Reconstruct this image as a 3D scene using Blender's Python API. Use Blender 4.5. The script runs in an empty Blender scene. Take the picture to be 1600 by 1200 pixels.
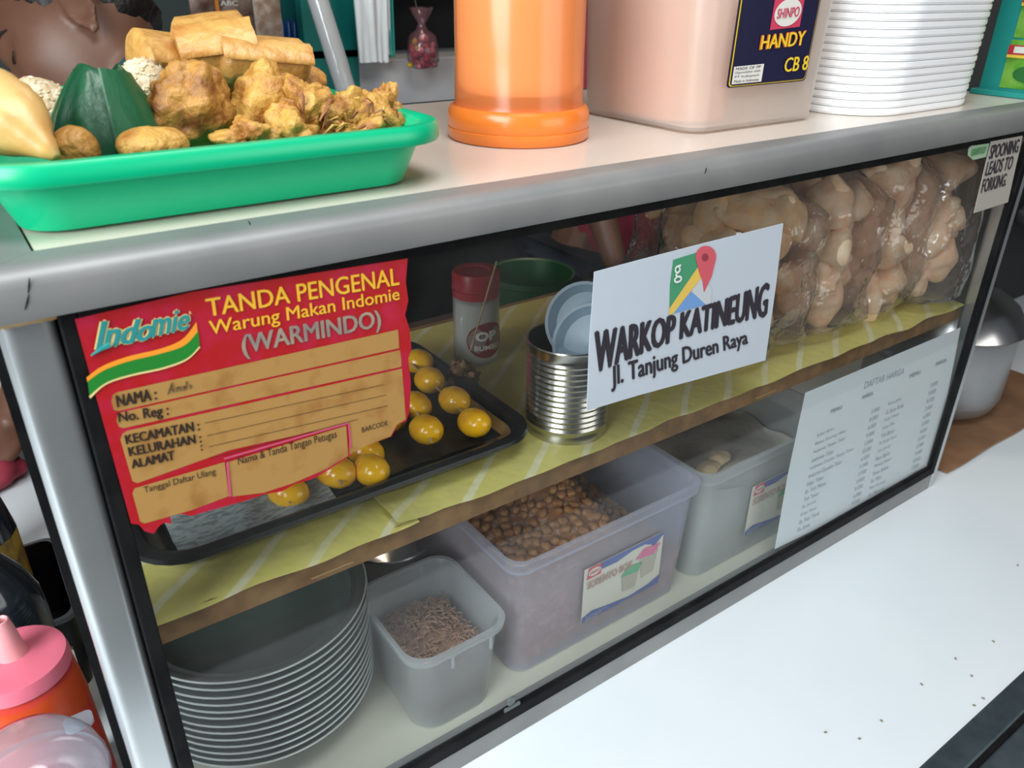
import bpy, math, random
from mathutils import Vector, Matrix, noise, Euler
from math import pi, sin, cos, radians as R_
random.seed(7)
C = bpy.context.scene.collection
SC = bpy.context.scene

# ---------------------------------------------------------------- camera
F_PX = 1240.7
CAM = Vector((-0.0255, -0.3835, 0.5645))
RIGHT = Vector((0.8151, -0.5792, 0.0108)).normalized()
FWD = Vector((0.519, 0.722, -0.457)); FWD = (FWD - RIGHT*FWD.dot(RIGHT)).normalized()
DOWN = FWD.cross(RIGHT).normalized()
cam = bpy.data.cameras.new('camera'); cam_o = bpy.data.objects.new('camera', cam); C.objects.link(cam_o)
UP = -DOWN
cam_o.matrix_world = Matrix(((RIGHT.x, UP.x, -FWD.x, CAM.x), (RIGHT.y, UP.y, -FWD.y, CAM.y), (RIGHT.z, UP.z, -FWD.z, CAM.z), (0, 0, 0, 1)))
cam.sensor_width = 36; cam.lens = F_PX/1600*36; cam.clip_start = .01
cam.dof.use_dof = True; cam.dof.focus_distance = .62; cam.dof.aperture_fstop = 13
SC.camera = cam_o
# ---------------------------------------------------------------- world, lights, exposure
w = bpy.data.worlds.new('world'); SC.world = w; w.use_nodes = True
w.node_tree.nodes['Background'].inputs[0].default_value = (.80, .90, 1, 1)
w.node_tree.nodes['Background'].inputs[1].default_value = .12
def area(name, loc, target, sx, sy, power, col):
    l = bpy.data.lights.new(name, 'AREA'); l.shape = 'RECTANGLE'; l.size = sx; l.size_y = sy; l.energy = power; l.color = col
    o = bpy.data.objects.new(name, l); C.objects.link(o); o.location = loc
    o.rotation_euler = (Vector(target)-Vector(loc)).to_track_quat('-Z', 'Y').to_euler(); return o
area('daylight_doorway', (-1.05, -.42, .85), (.25, .05, .2), .9, 1.0, 38, (.93, .98, 1))
area('top_fill', (.14, -.36, 1.35), (.28, -.12, .0), .5, .5, 12, (.95, .98, 1))  # unseen overhead fill added to brighten the counter
area('back_fill', (.95, .80, 1.55), (.7, .5, .4), .3, .3, 4.5, (1, .82, .62))  # unseen warm fill added from behind the cabinet
area('front_fill', (1.0, -1.45, .62), (.62, .05, .28), 1.2, .8, 9, (1, .97, .93))  # frontal fill added to lift the cracker bags inside the cabinet
vs = SC.view_settings; vs.view_transform = 'Standard'; vs.look = 'None'; vs.exposure = -0.18; vs.gamma = 1; vs.use_curve_mapping = False
try:
    SC.cycles.transparent_max_bounces = 24; SC.cycles.max_bounces = 10
except Exception: pass

def at(u, v, ax, val):
    """the point where the sight line of photo position (u, v) meets the world plane axis=val"""
    d = RIGHT*((u-800)/F_PX) + DOWN*((v-600)/F_PX) + FWD
    t = (val-CAM[ax])/d[ax]
    return CAM + d*t
def depth_at(u, v, t):
    return CAM + (RIGHT*((u-800)/F_PX) + DOWN*((v-600)/F_PX) + FWD)*t

# ---------------------------------------------------------------- materials
MATS = {}
def nodes_of(name):
    m = bpy.data.materials.new(name); m.use_nodes = True
    nt = m.node_tree; return m, nt, nt.nodes, nt.links
def mat(name, col, rough=.5, metal=0, spec=.5, var=None, bump=None, coat=0, sss=0, stretch=None):
    if name in MATS: return MATS[name]
    m, nt, N, L = nodes_of(name); b = N['Principled BSDF']
    b.inputs['Base Color'].default_value = (*col, 1); b.inputs['Roughness'].default_value = rough
    b.inputs['Metallic'].default_value = metal; b.inputs['Specular IOR Level'].default_value = spec
    b.inputs['Coat Weight'].default_value = coat
    if sss:
        b.inputs['Subsurface Weight'].default_value = sss; b.inputs['Subsurface Radius'].default_value = (.006, .003, .002); b.inputs['Subsurface Scale'].default_value = 1
    tc = N.new('ShaderNodeTexCoord'); mp = N.new('ShaderNodeMapping'); L.new(tc.outputs['Object'], mp.inputs[0])
    if stretch: mp.inputs['Scale'].default_value = stretch
    if var:                                            # (scale, second colour, low, high)
        n = N.new('ShaderNodeTexNoise'); n.inputs['Scale'].default_value = var[0]; n.inputs['Detail'].default_value = 5
        L.new(mp.outputs[0], n.inputs[0])
        r = N.new('ShaderNodeValToRGB'); lo, hi = (var[2], var[3]) if len(var) > 3 else (.35, .65)
        r.color_ramp.elements[0].position = lo; r.color_ramp.elements[1].position = hi
        r.color_ramp.elements[0].color = (*col, 1); r.color_ramp.elements[1].color = (*var[1], 1)
        L.new(n.outputs['Fac'], r.inputs[0]); L.new(r.outputs[0], b.inputs['Base Color'])
    if bump:
        n2 = N.new('ShaderNodeTexNoise'); n2.inputs['Scale'].default_value = bump[0]; n2.inputs['Detail'].default_value = 4
        L.new(mp.outputs[0], n2.inputs[0])
        bp = N.new('ShaderNodeBump'); bp.inputs['Strength'].default_value = bump[1]; bp.inputs['Distance'].default_value = bump[2] if len(bump) > 2 else .003
        L.new(n2.outputs['Fac'], bp.inputs['Height']); L.new(bp.outputs[0], b.inputs['Normal'])
    MATS[name] = m; return m
def frost(name, col, clear=.4, transl=.5, rough=.3, gloss=1.0, bump=None, film=False, dust=None):
    """translucent plastic or glass: clear share + diffuse/translucent body + surface shine"""
    if name in MATS: return MATS[name]
    m, nt, N, L = nodes_of(name); N.remove(N['Principled BSDF']); out = N['Material Output']
    d = N.new('ShaderNodeBsdfDiffuse'); t = N.new('ShaderNodeBsdfTranslucent'); tr = N.new('ShaderNodeBsdfTransparent'); g = N.new('ShaderNodeBsdfGlossy')
    d.inputs[0].default_value = t.inputs[0].default_value = (*col, 1); g.inputs['Roughness'].default_value = rough
    tint = [.25*c+.75 for c in col]; tr.inputs[0].default_value = (*tint, 1)
    a = N.new('ShaderNodeMixShader'); a.inputs[0].default_value = transl; L.new(d.outputs[0], a.inputs[1]); L.new(t.outputs[0], a.inputs[2])
    b = N.new('ShaderNodeMixShader'); b.inputs[0].default_value = clear; L.new(a.outputs[0], b.inputs[1]); L.new(tr.outputs[0], b.inputs[2])
    fr = N.new('ShaderNodeLayerWeight'); pw = N.new('ShaderNodeMath'); pw.operation = 'POWER'; pw.inputs[1].default_value = 5; L.new(fr.outputs['Facing'], pw.inputs[0])
    mu = N.new('ShaderNodeMath'); mu.operation = 'MULTIPLY_ADD'; mu.inputs[1].default_value = .9*gloss; mu.inputs[2].default_value = .04*gloss; mu.use_clamp = True; L.new(pw.outputs[0], mu.inputs[0])
    c = N.new('ShaderNodeMixShader'); L.new(mu.outputs[0], c.inputs[0]); L.new(b.outputs[0], c.inputs[1]); L.new(g.outputs[0], c.inputs[2])
    L.new(c.outputs[0], out.inputs[0])
    tc = N.new('ShaderNodeTexCoord')
    if bump:
        n2 = N.new('ShaderNodeTexNoise'); n2.inputs['Scale'].default_value = bump[0]; L.new(tc.outputs['Object'], n2.inputs[0])
        bp = N.new('ShaderNodeBump'); bp.inputs['Strength'].default_value = bump[1]; bp.inputs['Distance'].default_value = .004
        L.new(n2.outputs['Fac'], bp.inputs['Height'])
        for s in (g, d): L.new(bp.outputs[0], s.inputs['Normal'])
        L.new(bp.outputs[0], fr.inputs['Normal'])
    if dust:                                            # (scale, clear low, clear high): wear and dirt on the pane
        n3 = N.new('ShaderNodeTexNoise'); n3.inputs['Scale'].default_value = dust[0]; n3.inputs['Detail'].default_value = 6; L.new(tc.outputs['Object'], n3.inputs[0])
        mr = N.new('ShaderNodeMapRange'); mr.inputs[1].default_value = .35; mr.inputs[2].default_value = .7; mr.inputs[3].default_value = dust[2]; mr.inputs[4].default_value = dust[1]
        L.new(n3.outputs['Fac'], mr.inputs[0]); L.new(mr.outputs[0], b.inputs[0])
    MATS[name] = m; return m

# ---------------------------------------------------------------- mesh helpers
class MB:
    def __init__(s): s.v = []; s.f = []; s.m = []
    def add(s, vs, fs, m=0):
        k = len(s.v); s.v += [Vector(a) for a in vs]; s.f += [tuple(i+k for i in f) for f in fs]; s.m += [m]*len(fs); return s
    def box(s, x0, x1, y0, y1, z0, z1, m=0):
        return s.add([(x, y, z) for z in (z0, z1) for y in (y0, y1) for x in (x0, x1)],
                     [(0, 2, 3, 1), (4, 5, 7, 6), (0, 1, 5, 4), (2, 6, 7, 3), (0, 4, 6, 2), (1, 3, 7, 5)], m)
    def loft(s, rings, cap0=True, cap1=True, m=0, closed=True):
        n = len(rings[0]); vs = [p for r in rings for p in r]; fs = []
        for i in range(len(rings)-1):
            for j in range(n if closed else n-1):
                a, b = i*n+j, i*n+(j+1) % n; fs.append((a, b, b+n, a+n))
        if cap0: fs.append(tuple(range(n-1, -1, -1)))
        if cap1: fs.append(tuple((len(rings)-1)*n+j for j in range(n)))
        return s.add(vs, fs, m)
    def lathe(s, prof, cx=0, cy=0, n=40, m=0, cap0=False, cap1=False):
        return s.loft([[(cx+r*cos(2*pi*k/n), cy+r*sin(2*pi*k/n), z) for k in range(n)] for r, z in prof], cap0, cap1, m)
    def tube(s, path, r, n=8, m=0, flat=1):
        P = [Vector(p) for p in path]; rr = r if isinstance(r, (list, tuple)) else [r]*len(P); rings = []; u = None
        for i, p in enumerate(P):
            t = (P[min(i+1, len(P)-1)]-P[max(i-1, 0)]).normalized()
            if u is None:
                u = t.cross(Vector((0, 0, 1)));
                if u.length < .1: u = t.cross(Vector((1, 0, 0)))
            u = (u-t*u.dot(t)).normalized(); w_ = t.cross(u)
            rings.append([p+(u*cos(2*pi*k/n)+w_*sin(2*pi*k/n)*flat)*rr[i] for k in range(n)])
        return s.loft(rings, True, True, m)
    def sphere(s, c, rx, ry=None, rz=None, n=16, m=0, rot=None):
        ry = ry or rx; rz = rz or rx; rings = []; c = Vector(c)
        for i in range(1, n):
            th = pi*i/n; rings.append([Vector((rx*sin(th)*cos(2*pi*k/(2*n)), ry*sin(th)*sin(2*pi*k/(2*n)), -rz*cos(th))) for k in range(2*n)])
        if rot: rings = [[rot @ p for p in r] for r in rings]
        return s.loft([[c+p for p in r] for r in rings], True, True, m)
    def grid(s, fn, nu, nv, m=0):
        vs = [fn(i/nu, j/nv) for j in range(nv+1) for i in range(nu+1)]
        fs = [(j*(nu+1)+i, j*(nu+1)+i+1, (j+1)*(nu+1)+i+1, (j+1)*(nu+1)+i) for j in range(nv) for i in range(nu)]
        return s.add(vs, fs, m)
    def sheet(s, fn, nu, nv, off, m=0):
        """a grid with thickness: fn(u, v) and the same moved by off"""
        off = Vector(off); k = len(s.v); s.grid(fn, nu, nv, m); s.grid(lambda u, v: Vector(fn(u, v))+off, nu, nv, m)
        n = (nu+1)*(nv+1); e = [i for i in range(nu+1)] + [(j+1)*(nu+1)-1 for j in range(1, nv+1)] + [nv*(nu+1)+i for i in range(nu-1, -1, -1)] + [j*(nu+1) for j in range(nv-1, 0, -1)]
        for a, b in zip(e, e[1:]+e[:1]): s.f.append((k+a, k+b, k+n+b, k+n+a)); s.m.append(m)
        return s
    def poly(s, pts, off=None, m=0):
        """flat outline; with off it becomes a thin slab"""
        n = len(pts); P = [Vector(p) for p in pts]
        if off is None: return s.add(P, [tuple(range(n))], m)
        off = Vector(off)
        return s.add(P+[p+off for p in P], [tuple(range(n)), tuple(range(2*n-1, n-1, -1))]+[(i, i+n, (i+1) % n+n, (i+1) % n) for i in range(n)], m)
    def noise(s, amp, scale, seed=0, start=0, octaves=1):
        cen = sum((s.v[i] for i in range(start, len(s.v))), Vector())/max(1, len(s.v)-start)
        for i in range(start, len(s.v)):
            p = s.v[i]; d = (p-cen); k = 0; a = amp; sc = scale
            for o in range(octaves): k += a*noise.noise(p*sc+Vector((seed*3.1, seed*1.7, seed))); a *= .5; sc *= 2.1
            s.v[i] = p + d.normalized()*k if d.length > 1e-6 else p
        return s
    def xf(s, M, start=0):
        for i in range(start, len(s.v)): s.v[i] = M @ s.v[i]
        return s
def rr(cx, cy, w_, d_, r, z, n=6):
    out = []
    for sx, sy, a in ((1, 1, 0), (-1, 1, 90), (-1, -1, 180), (1, -1, 270)):
        for k in range(n+1):
            t = R_(a+90*k/n); out.append((cx+sx*(w_/2-r)+r*cos(t), cy+sy*(d_/2-r)+r*sin(t), z))
    return out
def wpos(o):
    p = Vector()
    while o is not None: p += o.location; o = o.parent
    return p
def obj(name, mb, mats, parent=None, loc=None, local=False, bevel=0, angle=40, sub=0, kind=None):
    me = bpy.data.meshes.new(name)
    if parent is None and not local:
        if loc is None:
            xs = [v.x for v in mb.v]; ys = [v.y for v in mb.v]; zs = [v.z for v in mb.v]
            loc = ((min(xs)+max(xs))/2, (min(ys)+max(ys))/2, min(zs))
        off = Vector(loc)
    elif parent is not None and not local: off = wpos(parent)
    else: off = Vector(); 
    me.from_pydata([tuple(v-off) for v in mb.v], [], mb.f); me.update()
    mats = mats if isinstance(mats, (list, tuple)) else [mats]
    for m in mats: me.materials.append(m)
    for p, k in zip(me.polygons, mb.m): p.material_index = k; p.use_smooth = True
    try: me.set_sharp_from_angle(angle=R_(angle))
    except Exception: pass
    me.validate()
    o = bpy.data.objects.new(name, me); C.objects.link(o)
    if parent is not None: o.parent = parent
    elif loc is not None: o.location = loc
    if bevel:
        b = o.modifiers.new('bevel', 'BEVEL'); b.width = bevel; b.segments = 3; b.limit_method = 'ANGLE'; b.angle_limit = R_(40)
    if sub:
        b = o.modifiers.new('subdivision', 'SUBSURF'); b.levels = sub; b.render_levels = sub
    if kind: o['kind'] = kind
    return o
def tag(o, label, cat, group=None):
    o['label'] = label; o['category'] = cat
    if group: o['group'] = group
    return o
def thing(name, label, cat, loc, rot=(0, 0, 0), group=None):
    o = bpy.data.objects.new(name, None); o.empty_display_size = .02; C.objects.link(o); o.location = loc; o.rotation_euler = rot
    return tag(o, label, cat, group)
def dup(root, loc=None, label=None, group=None, rot=None):
    r = root.copy(); C.objects.link(r)
    if loc is not None: r.location = loc
    if rot is not None: r.rotation_euler = rot
    if label: r['label'] = label
    if group: r['group'] = group
    for ch in list(root.children):
        c = ch.copy(); C.objects.link(c); c.parent = r
        for g in list(ch.children):
            d = g.copy(); C.objects.link(d); d.parent = c
    return r
def struct(name, mb, m, **k): return obj(name, mb, m, kind='structure', **k)
_tc = {}
def text_data(s, bold=.0, shear=0., space=1.):
    key = (s, bold, shear, space)
    if key in _tc: return _tc[key]
    cu = bpy.data.curves.new('lettering', 'FONT'); cu.body = s; cu.offset = bold; cu.shear = shear; cu.space_character = space; cu.resolution_u = 3
    o = bpy.data.objects.new('lettering', cu); C.objects.link(o)
    dg = bpy.context.evaluated_depsgraph_get(); me = bpy.data.meshes.new_from_object(o.evaluated_get(dg))
    vs = [v.co.copy() for v in me.vertices]; fs = [tuple(p.vertices) for p in me.polygons]
    bpy.data.objects.remove(o); bpy.data.curves.remove(cu); bpy.data.meshes.remove(me)
    x0 = min(v.x for v in vs); x1 = max(v.x for v in vs); y0 = min(v.y for v in vs); y1 = max(v.y for v in vs)
    _tc[key] = ([((v.x-x0)/(x1-x0), (v.y-y0)/(y1-y0)) for v in vs], fs); return _tc[key]
def quad_pt(q, u, v):
    tl, tr, br, bl = [Vector(a) for a in q]
    return (bl*(1-u)+br*u)*(1-v) + (tl*(1-u)+tr*u)*v
def text_on(mb, s, q, m=0, bold=.0, shear=0., space=1., warp=None):
    vs, fs = text_data(s, 0, shear, space)
    k = bold*1.1/max(2.5, len(s)*.62)                    # heavier weight: the outline struck again, shifted
    nn = (Vector(q[3])-Vector(q[0])).cross(Vector(q[1])-Vector(q[0])).normalized(); lay = 0
    for du, dv in (((0, 0),) if not bold else ((-k, 0), (k, 0), (-k/2, .0), (k/2, .0), (0, bold*.45), (0, -bold*.45))):
        mb.add([quad_pt(q, *(warp(u+du, v+dv) if warp else (u+du, v+dv)))+nn*lay for u, v in vs], fs, m); lay += 3e-5
def pq(ax, val, *uv): return [at(u, v, ax, val) for u, v in uv]
def line_on(mb, a, b, wd, off, m=0):
    a = Vector(a); b = Vector(b); d = (b-a).normalized(); n = d.cross(Vector(off).normalized())*wd/2
    mb.add([a-n, b-n, b+n, a+n], [(0, 1, 2, 3)], m)

# ---------------------------------------------------------------- shared materials
ALU = mat('brushed_aluminium', (.27, .27, .265), .48, .25, var=(14, (.21, .215, .215)), bump=(60, .05, .001))
ALU2 = mat('pale_aluminium', (.62, .65, .66), .30, .8, var=(9, (.52, .55, .56)))
RUST = mat('rusty_edge', (.36, .2, .07), .9, var=(60, (.6, .45, .25)))
GASK = mat('black_rubber', (.006, .006, .007), .6, 0, .08, var=(40, (.012, .012, .012)))
LAM = mat('cream_laminate', (.70, .62, .55), .22, var=(5, (.66, .58, .50)))
WHITE_LAM = mat('white_laminate', (.74, .79, .82), .32, var=(7, (.70, .76, .79)))
CHIP = mat('brown_chipboard', (.27, .15, .06), .7, var=(60, (.17, .09, .035)), bump=(120, .3))
INK = mat('black_ink', (.025, .02, .03), .6)
PAPER = mat('white_paper', (.72, .77, .80), .55)
DARK = mat('dark_interior', (.02, .02, .022), .7)
STEEL = mat('polished_steel', (.62, .62, .62), .22, 1)
GLASS = frost('dusty_glass', (.75, .8, .8), .99, .3, .03, .55, dust=(14, .980, .998))

# ---------------------------------------------------------------- room
ZC, ZF = -.0245, -.82
struct('floor', MB().box(-4, 4, -4, 3, ZF-.05, ZF), mat('floor_tile', (.09, .085, .08), .6, var=(3, (.06, .06, .055))))
struct('wall_back', MB().box(-4, 4, 2.2, 2.3, ZF, 1.75), mat('green_grey_plaster', (.10, .13, .12), .8, var=(3, (.07, .09, .085))))
struct('wall_right', MB().box(3.2, 3.3, -1.5, 2.2, ZF, 1.75), mat('dim_plaster', (.16, .16, .16), .8, var=(3, (.12, .12, .12))))
struct('ceiling', MB().box(-1.0, 4, -1.3, 3, 1.75, 1.8), mat('dim_ceiling', (.22, .21, .2), .9, var=(4, (.18, .17, .16))))

# ---------------------------------------------------------------- counter
W, H, ZT = .92, .430, .453
ct = thing('serving_counter', 'white laminate serving counter with grey metal edge under the glass display cabinet', 'counter', (.6, .1, ZF))
obj('counter_top', MB().box(-.95, 2.2, -.2215, .42, ZC-.03, ZC).box(-.95, .02, .42, 1.25, ZC-.03, ZC), WHITE_LAM, ct)
pr = [(-.222, ZC-.03), (-.222, ZC+.0004), (-.2235, ZC+.0014), (-.2435, ZC+.0014), (-.245, ZC), (-.245, ZC-.006), (-.2505, ZC-.006), (-.2505, ZC-.001), (-.252, ZC), (-.275, ZC-.004), (-.279, ZC-.008), (-.279, ZC-.035), (-.222, ZC-.035)]
DMETAL = mat('dark_edge_metal', (.085, .11, .125), .5, .6, var=(60, (.06, .08, .09)))
obj('edge_trim', MB().loft([[(-.95, y, z) for y, z in pr], [(2.2, y, z) for y, z in pr]]), DMETAL, ct)
obj('edge_groove', MB().box(-.95, 2.2, -.2503, -.2452, ZC-.0058, ZC-.003), GASK, ct)
obj('base_panel', MB().box(-.9, 2.15, -.16, .38, ZF, ZC-.035).box(-.9, 0, .38, 1.2, ZF, ZC-.03), mat('counter_base', (.35, .36, .36), .6, var=(4, (.3, .3, .3))), ct)

# ---------------------------------------------------------------- display cabinet
cb = thing('display_cabinet', 'aluminium framed glass display cabinet standing on the white counter', 'cabinet', (.46, .165, ZC))
YB = .33
obj('top_panel', MB().box(0, .955, .017, YB, .4305, ZT), LAM, cb)
def trim_prof():
    p = [(.017, .4535), (.004, .4535)]
    for k in range(7): t = R_(90+90*k/6); p.append((.001+.010*cos(t), .4455+.008*sin(t)))
    return p + [(-.009, .433), (-.0075, .4305), (.017, .4305)]
tp = trim_prof()
obj('top_trim', MB().loft([[(-.0008-(.017-y)*1.06, y, z) for y, z in tp], [(.957, y, z) for y, z in tp]]), ALU, cb)
obj('side_trim', MB().loft([[(-.0012-(.017-y)*1.06, y-.0008+.0006, z) for y, z in tp], [(-.0012-(.017-y)*1.06, YB, z) for y, z in tp]]), ALU, cb)
obj('back_trim', MB().box(-.028, .957, YB, YB+.006, .4305, .4535), DMETAL, cb)
def post(x0, x1, y0, y1, r=.007):
    return MB().loft([rr((x0+x1)/2, (y0+y1)/2, x1-x0, y1-y0, r, z) for z in (ZC+.0005, .4300)])
obj('post', post(-.023, .0005, -.001, .024), ALU2, cb); obj('post', post(.9195, .936, -.001, .022, .005), ALU2, cb)
obj('post', post(-.023, .0005, YB-.024, YB), ALU2, cb); obj('post', post(.9195, .936, YB-.022, YB), ALU2, cb)
rb = MB()
for k in range(26):                                     # ragged rust line where the post meets the trim
    x = -.0225+k*.0009; rb.add([(x, -.00125, .4303), (x+.0010, -.00125, .4303), (x+.0010, -.00125, .4268+.0012*noise.noise(Vector((k*.6, 0, 0)))), (x, -.00125, .4268+.0012*noise.noise(Vector((k*.6-.6, 0, 0))))], [(0, 1, 2, 3)])
obj('rust_patch', rb, RUST, cb)
obj('bottom_rail', MB().box(0, .92, -.001, .018, ZC+.0005, .0), ALU, cb)
obj('floor_panel', MB().box(0, .92, .014, YB, -.022, -.008), mat('cabinet_floor', (.62, .62, .52), .4, var=(6, (.55, .54, .44))), cb)
def frame_gasket(y0, y1):
    g = MB()
    g.box(.0005, .0085, y0, y1, 0, H); g.box(.909, .9195, y0, y1, 0, H); g.box(.0085, .909, y0, y1, H-.0075, H); g.box(.0085, .909, y0, y1, 0, .012)
    return g
obj('glass_gasket', frame_gasket(-.003, .004), GASK, cb, bevel=.001); obj('inner_gasket', MB().box(-.006, .003, .0042, .020, .001, H-.001), GASK, cb)
obj('glass_pane', MB().box(.004, .916, .000, .002, .004, H-.003), GLASS, cb)
obj('side_gasket', MB().box(-.0275, -.0232, .024, .031, ZC+.002, .43), GASK, cb); obj('side_gasket', MB().box(-.0275, -.0232, YB-.03, YB-.024, ZC+.002, .43), GASK, cb)
obj('side_pane', MB().box(-.0248, -.0238, .031, YB-.03, ZC+.002, .43), GLASS, cb)
obj('side_pane', MB().box(.927, .928, .022, YB-.022, ZC+.002, .43), GLASS, cb)
sc = MB().lathe([(.0001, 0), (.0045, 0), (.0045, .0015), (.003, .0022), (.0022, .0018), (.0001, .0018)], n=16)
sc.xf(Matrix.Translation((.2525, -.0004, .0215)) @ Matrix.Rotation(R_(90), 4, 'X'))
sc.box(.2455, .2615, -.002, -.0004, .011, .0155)
obj('glass_clip', sc, mat('clip_plastic', (.10, .12, .12), .4), cb)
obj('shelf_board', MB().box(.002, .918, .021, YB-.01, .207, .2255), CHIP, cb)
for x in (.105, .55): obj('shelf_edge_scar', MB().box(x, x+.03, .0205, .0215, .2105, .2115), mat('pale_chip', (.4, .25, .12), .8), cb)

for a, b in (((46, 434), (44, 458)), ((45, 460), (39, 484)), ((1104, 262), (1101, 271)), ((388, 345), (391, 352))):
    obj('scratch', MB().tube([at(*a, 1, -.0091), at((a[0]+b[0])/2+.5, (a[1]+b[1])/2, 1, -.0092), at(*b, 1, -.0091)], [.0002, .0004, .0002], 6), GASK, cb)

# yellow paper sheets on the shelf
def ypaper():
    m, nt, N, L = nodes_of('yellow_patterned_paper'); b = N['Principled BSDF']; b.inputs['Roughness'].default_value = .35
    tc = N.new('ShaderNodeTexCoord'); mp = N.new('ShaderNodeMapping'); mp.inputs['Rotation'].default_value = (0, 0, .9); L.new(tc.outputs['Object'], mp.inputs[0])
    wv = N.new('ShaderNodeTexWave'); wv.inputs['Scale'].default_value = 9; wv.inputs['Distortion'].default_value = 1.5; wv.inputs['Detail'].default_value = 1; L.new(mp.outputs[0], wv.inputs[0])
    n = N.new('ShaderNodeTexNoise'); n.inputs['Scale'].default_value = 55; L.new(tc.outputs['Object'], n.inputs[0])
    r = N.new('ShaderNodeValToRGB'); r.color_ramp.elements[0].position = .90; r.color_ramp.elements[1].position = .97
    r.color_ramp.elements[0].color = (.62, .55, .13, 1); r.color_ramp.elements[1].color = (.76, .74, .56, 1); L.new(wv.outputs['Fac'], r.inputs[0])
    mx = N.new('ShaderNodeMix'); mx.data_type = 'RGBA'; mx.inputs[7].default_value = (.52, .48, .20, 1); L.new(n.outputs['Fac'], mx.inputs[0]); L.new(r.outputs[0], mx.inputs[6])
    L.new(mx.outputs[2], b.inputs['Base Color'])
    bp = N.new('ShaderNodeBump'); bp.inputs['Strength'].default_value = .4; bp.inputs['Distance'].default_value = .004; L.new(n.outputs['Fac'], bp.inputs['Height']); L.new(bp.outputs[0], b.inputs['Normal'])
    return m
YP = ypaper()
def shelf_sheet(x0, x1, seed, curl):
    def f(u, v):
        x = x0+(x1-x0)*u; y = .0175+.290*v
        y += (1-v)**6*.0035*noise.noise(Vector((x*22, seed, 0)))
        z = .2262+.0012*abs(noise.noise(Vector((x*14, y*14, seed))))
        z -= max(0, .024-y)*.25
        if curl: z += .006*max(0, 1-u*28)*(1-v)**2 + .0012
        return (x, y, z)
    return MB().sheet(f, 60, 20, (0, 0, .0004))
tag(obj('shelf_paper', shelf_sheet(.003, .185, 2, 0), YP, angle=80), 'yellow patterned paper with white lines lining the left end of the shelf', 'paper')
tag(obj('shelf_paper', shelf_sheet(.168, .917, 5, 1), YP, angle=80), 'creased yellow paper with curled left edge lining the rest of the shelf', 'paper')

# ---------------------------------------------------------------- printed signs on the glass
def flat_sign(name, label, cat, pts, y, material, th=.0006, group=None):
    """outline in photo coordinates laid on the pane plane y; returns thing root"""
    P = [at(u, v, 1, y) for u, v in pts]
    xs = [p.x for p in P]; zs = [p.z for p in P]
    t = thing(name, label, cat, ((min(xs)+max(xs))/2, y, min(zs)))
    obj('sheet', MB().poly(P, (0, th, 0)), material, t, angle=20)
    return t
# red instant-noodle name board
YS = -.0042
RED = mat('red_print', (.40, .006, .010), .45, var=(60, (.46, .012, .06), .45, .75))
CREAM = mat('stained_cream_card', (.40, .22, .06), .55, var=(55, (.30, .13, .026), .52, .72))
out = [(117, 499), (300, 456), (470, 430), (637, 404), (634, 440), (638, 470), (633, 492), (640, 515), (643, 545), (638, 560), (642, 600), (640, 640), (635, 658), (622, 663), (612, 682), (590, 690), (572, 697), (560, 700), (547, 712), (532, 722), (512, 735), (490, 748), (462, 756), (440, 768), (415, 772), (385, 782), (346, 793), (330, 797), (300, 806), (283, 803), (266, 806), (268, 818), (256, 817), (249, 822), (240, 834), (226, 830), (217, 820), (205, 818)]
t = flat_sign('name_board_sticker', 'torn red and cream printed name board stuck on the left of the cabinet glass', 'sign', out, YS, RED)
def inset(pts, k, y=YS): return [at(u, v, 1, y-.00015*k) for u, v in pts]
def smooth_line(P, n=6):
    out = []
    for i in range(len(P)-1):
        p0, p1, p2, p3 = P[max(i-1, 0)], P[i], P[i+1], P[min(i+2, len(P)-1)]
        for k in range(n):
            t = k/n; out.append(tuple(.5*(2*b+(c-a)*t+(2*a-5*b+4*c-d)*t*t+(3*b-a-3*c+d)*t**3) for a, b, c, d in zip(p0, p1, p2, p3)))
    return out+[P[-1]]
pn = MB()
pn.poly(inset([(174, 627), (176, 617), (183, 613), (622, 515), (624, 544), (186, 642), (178, 641)], 1))
pn.poly(inset([(182, 658), (184, 647), (191, 644), (625, 547), (627, 562), (627, 573), (193, 669), (186, 667)], 1))
pn.poly(inset([(188, 687), (191, 678), (199, 673), (628, 576), (631, 610), (634, 655), (620, 664), (610, 682), (574, 696), (546, 710), (545, 662), (360, 703), (215, 755), (207, 752)], 1))
pn.poly(inset([(207, 771), (210, 763), (217, 761), (351, 722), (358, 775), (300, 797), (226, 818), (219, 815)], 1))
pn.poly(inset([(357, 722), (541, 665), (544, 712), (510, 733), (458, 755), (412, 770), (363, 776)], 1))
obj('form_panel', pn, CREAM, t)
yl = MB()
text_on(yl, 'TANDA PENGENAL', pq(1, YS-.0004, (321, 467), (622, 418), (624, 445), (325, 495)), bold=.018)
text_on(yl, 'Warung Makan Indomie', pq(1, YS-.0004, (326, 502), (623, 449), (625, 474), (329, 530)), bold=.018)
obj('lettering', yl, mat('yellow_print', (.80, .44, .03), .5), t)['label'] = 'yellow heading lettering'
gr = MB(); text_on(gr, '(WARMINDO)', pq(1, YS-.0004, (377, 524), (593, 484), (596, 518), (381, 562)), bold=.03)
obj('lettering', gr, mat('faded_grey_print', (.38, .30, .22), .6, var=(60, (.22, .18, .16))), t)['label'] = 'faded grey lettering in brackets'
bl = MB()
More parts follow.
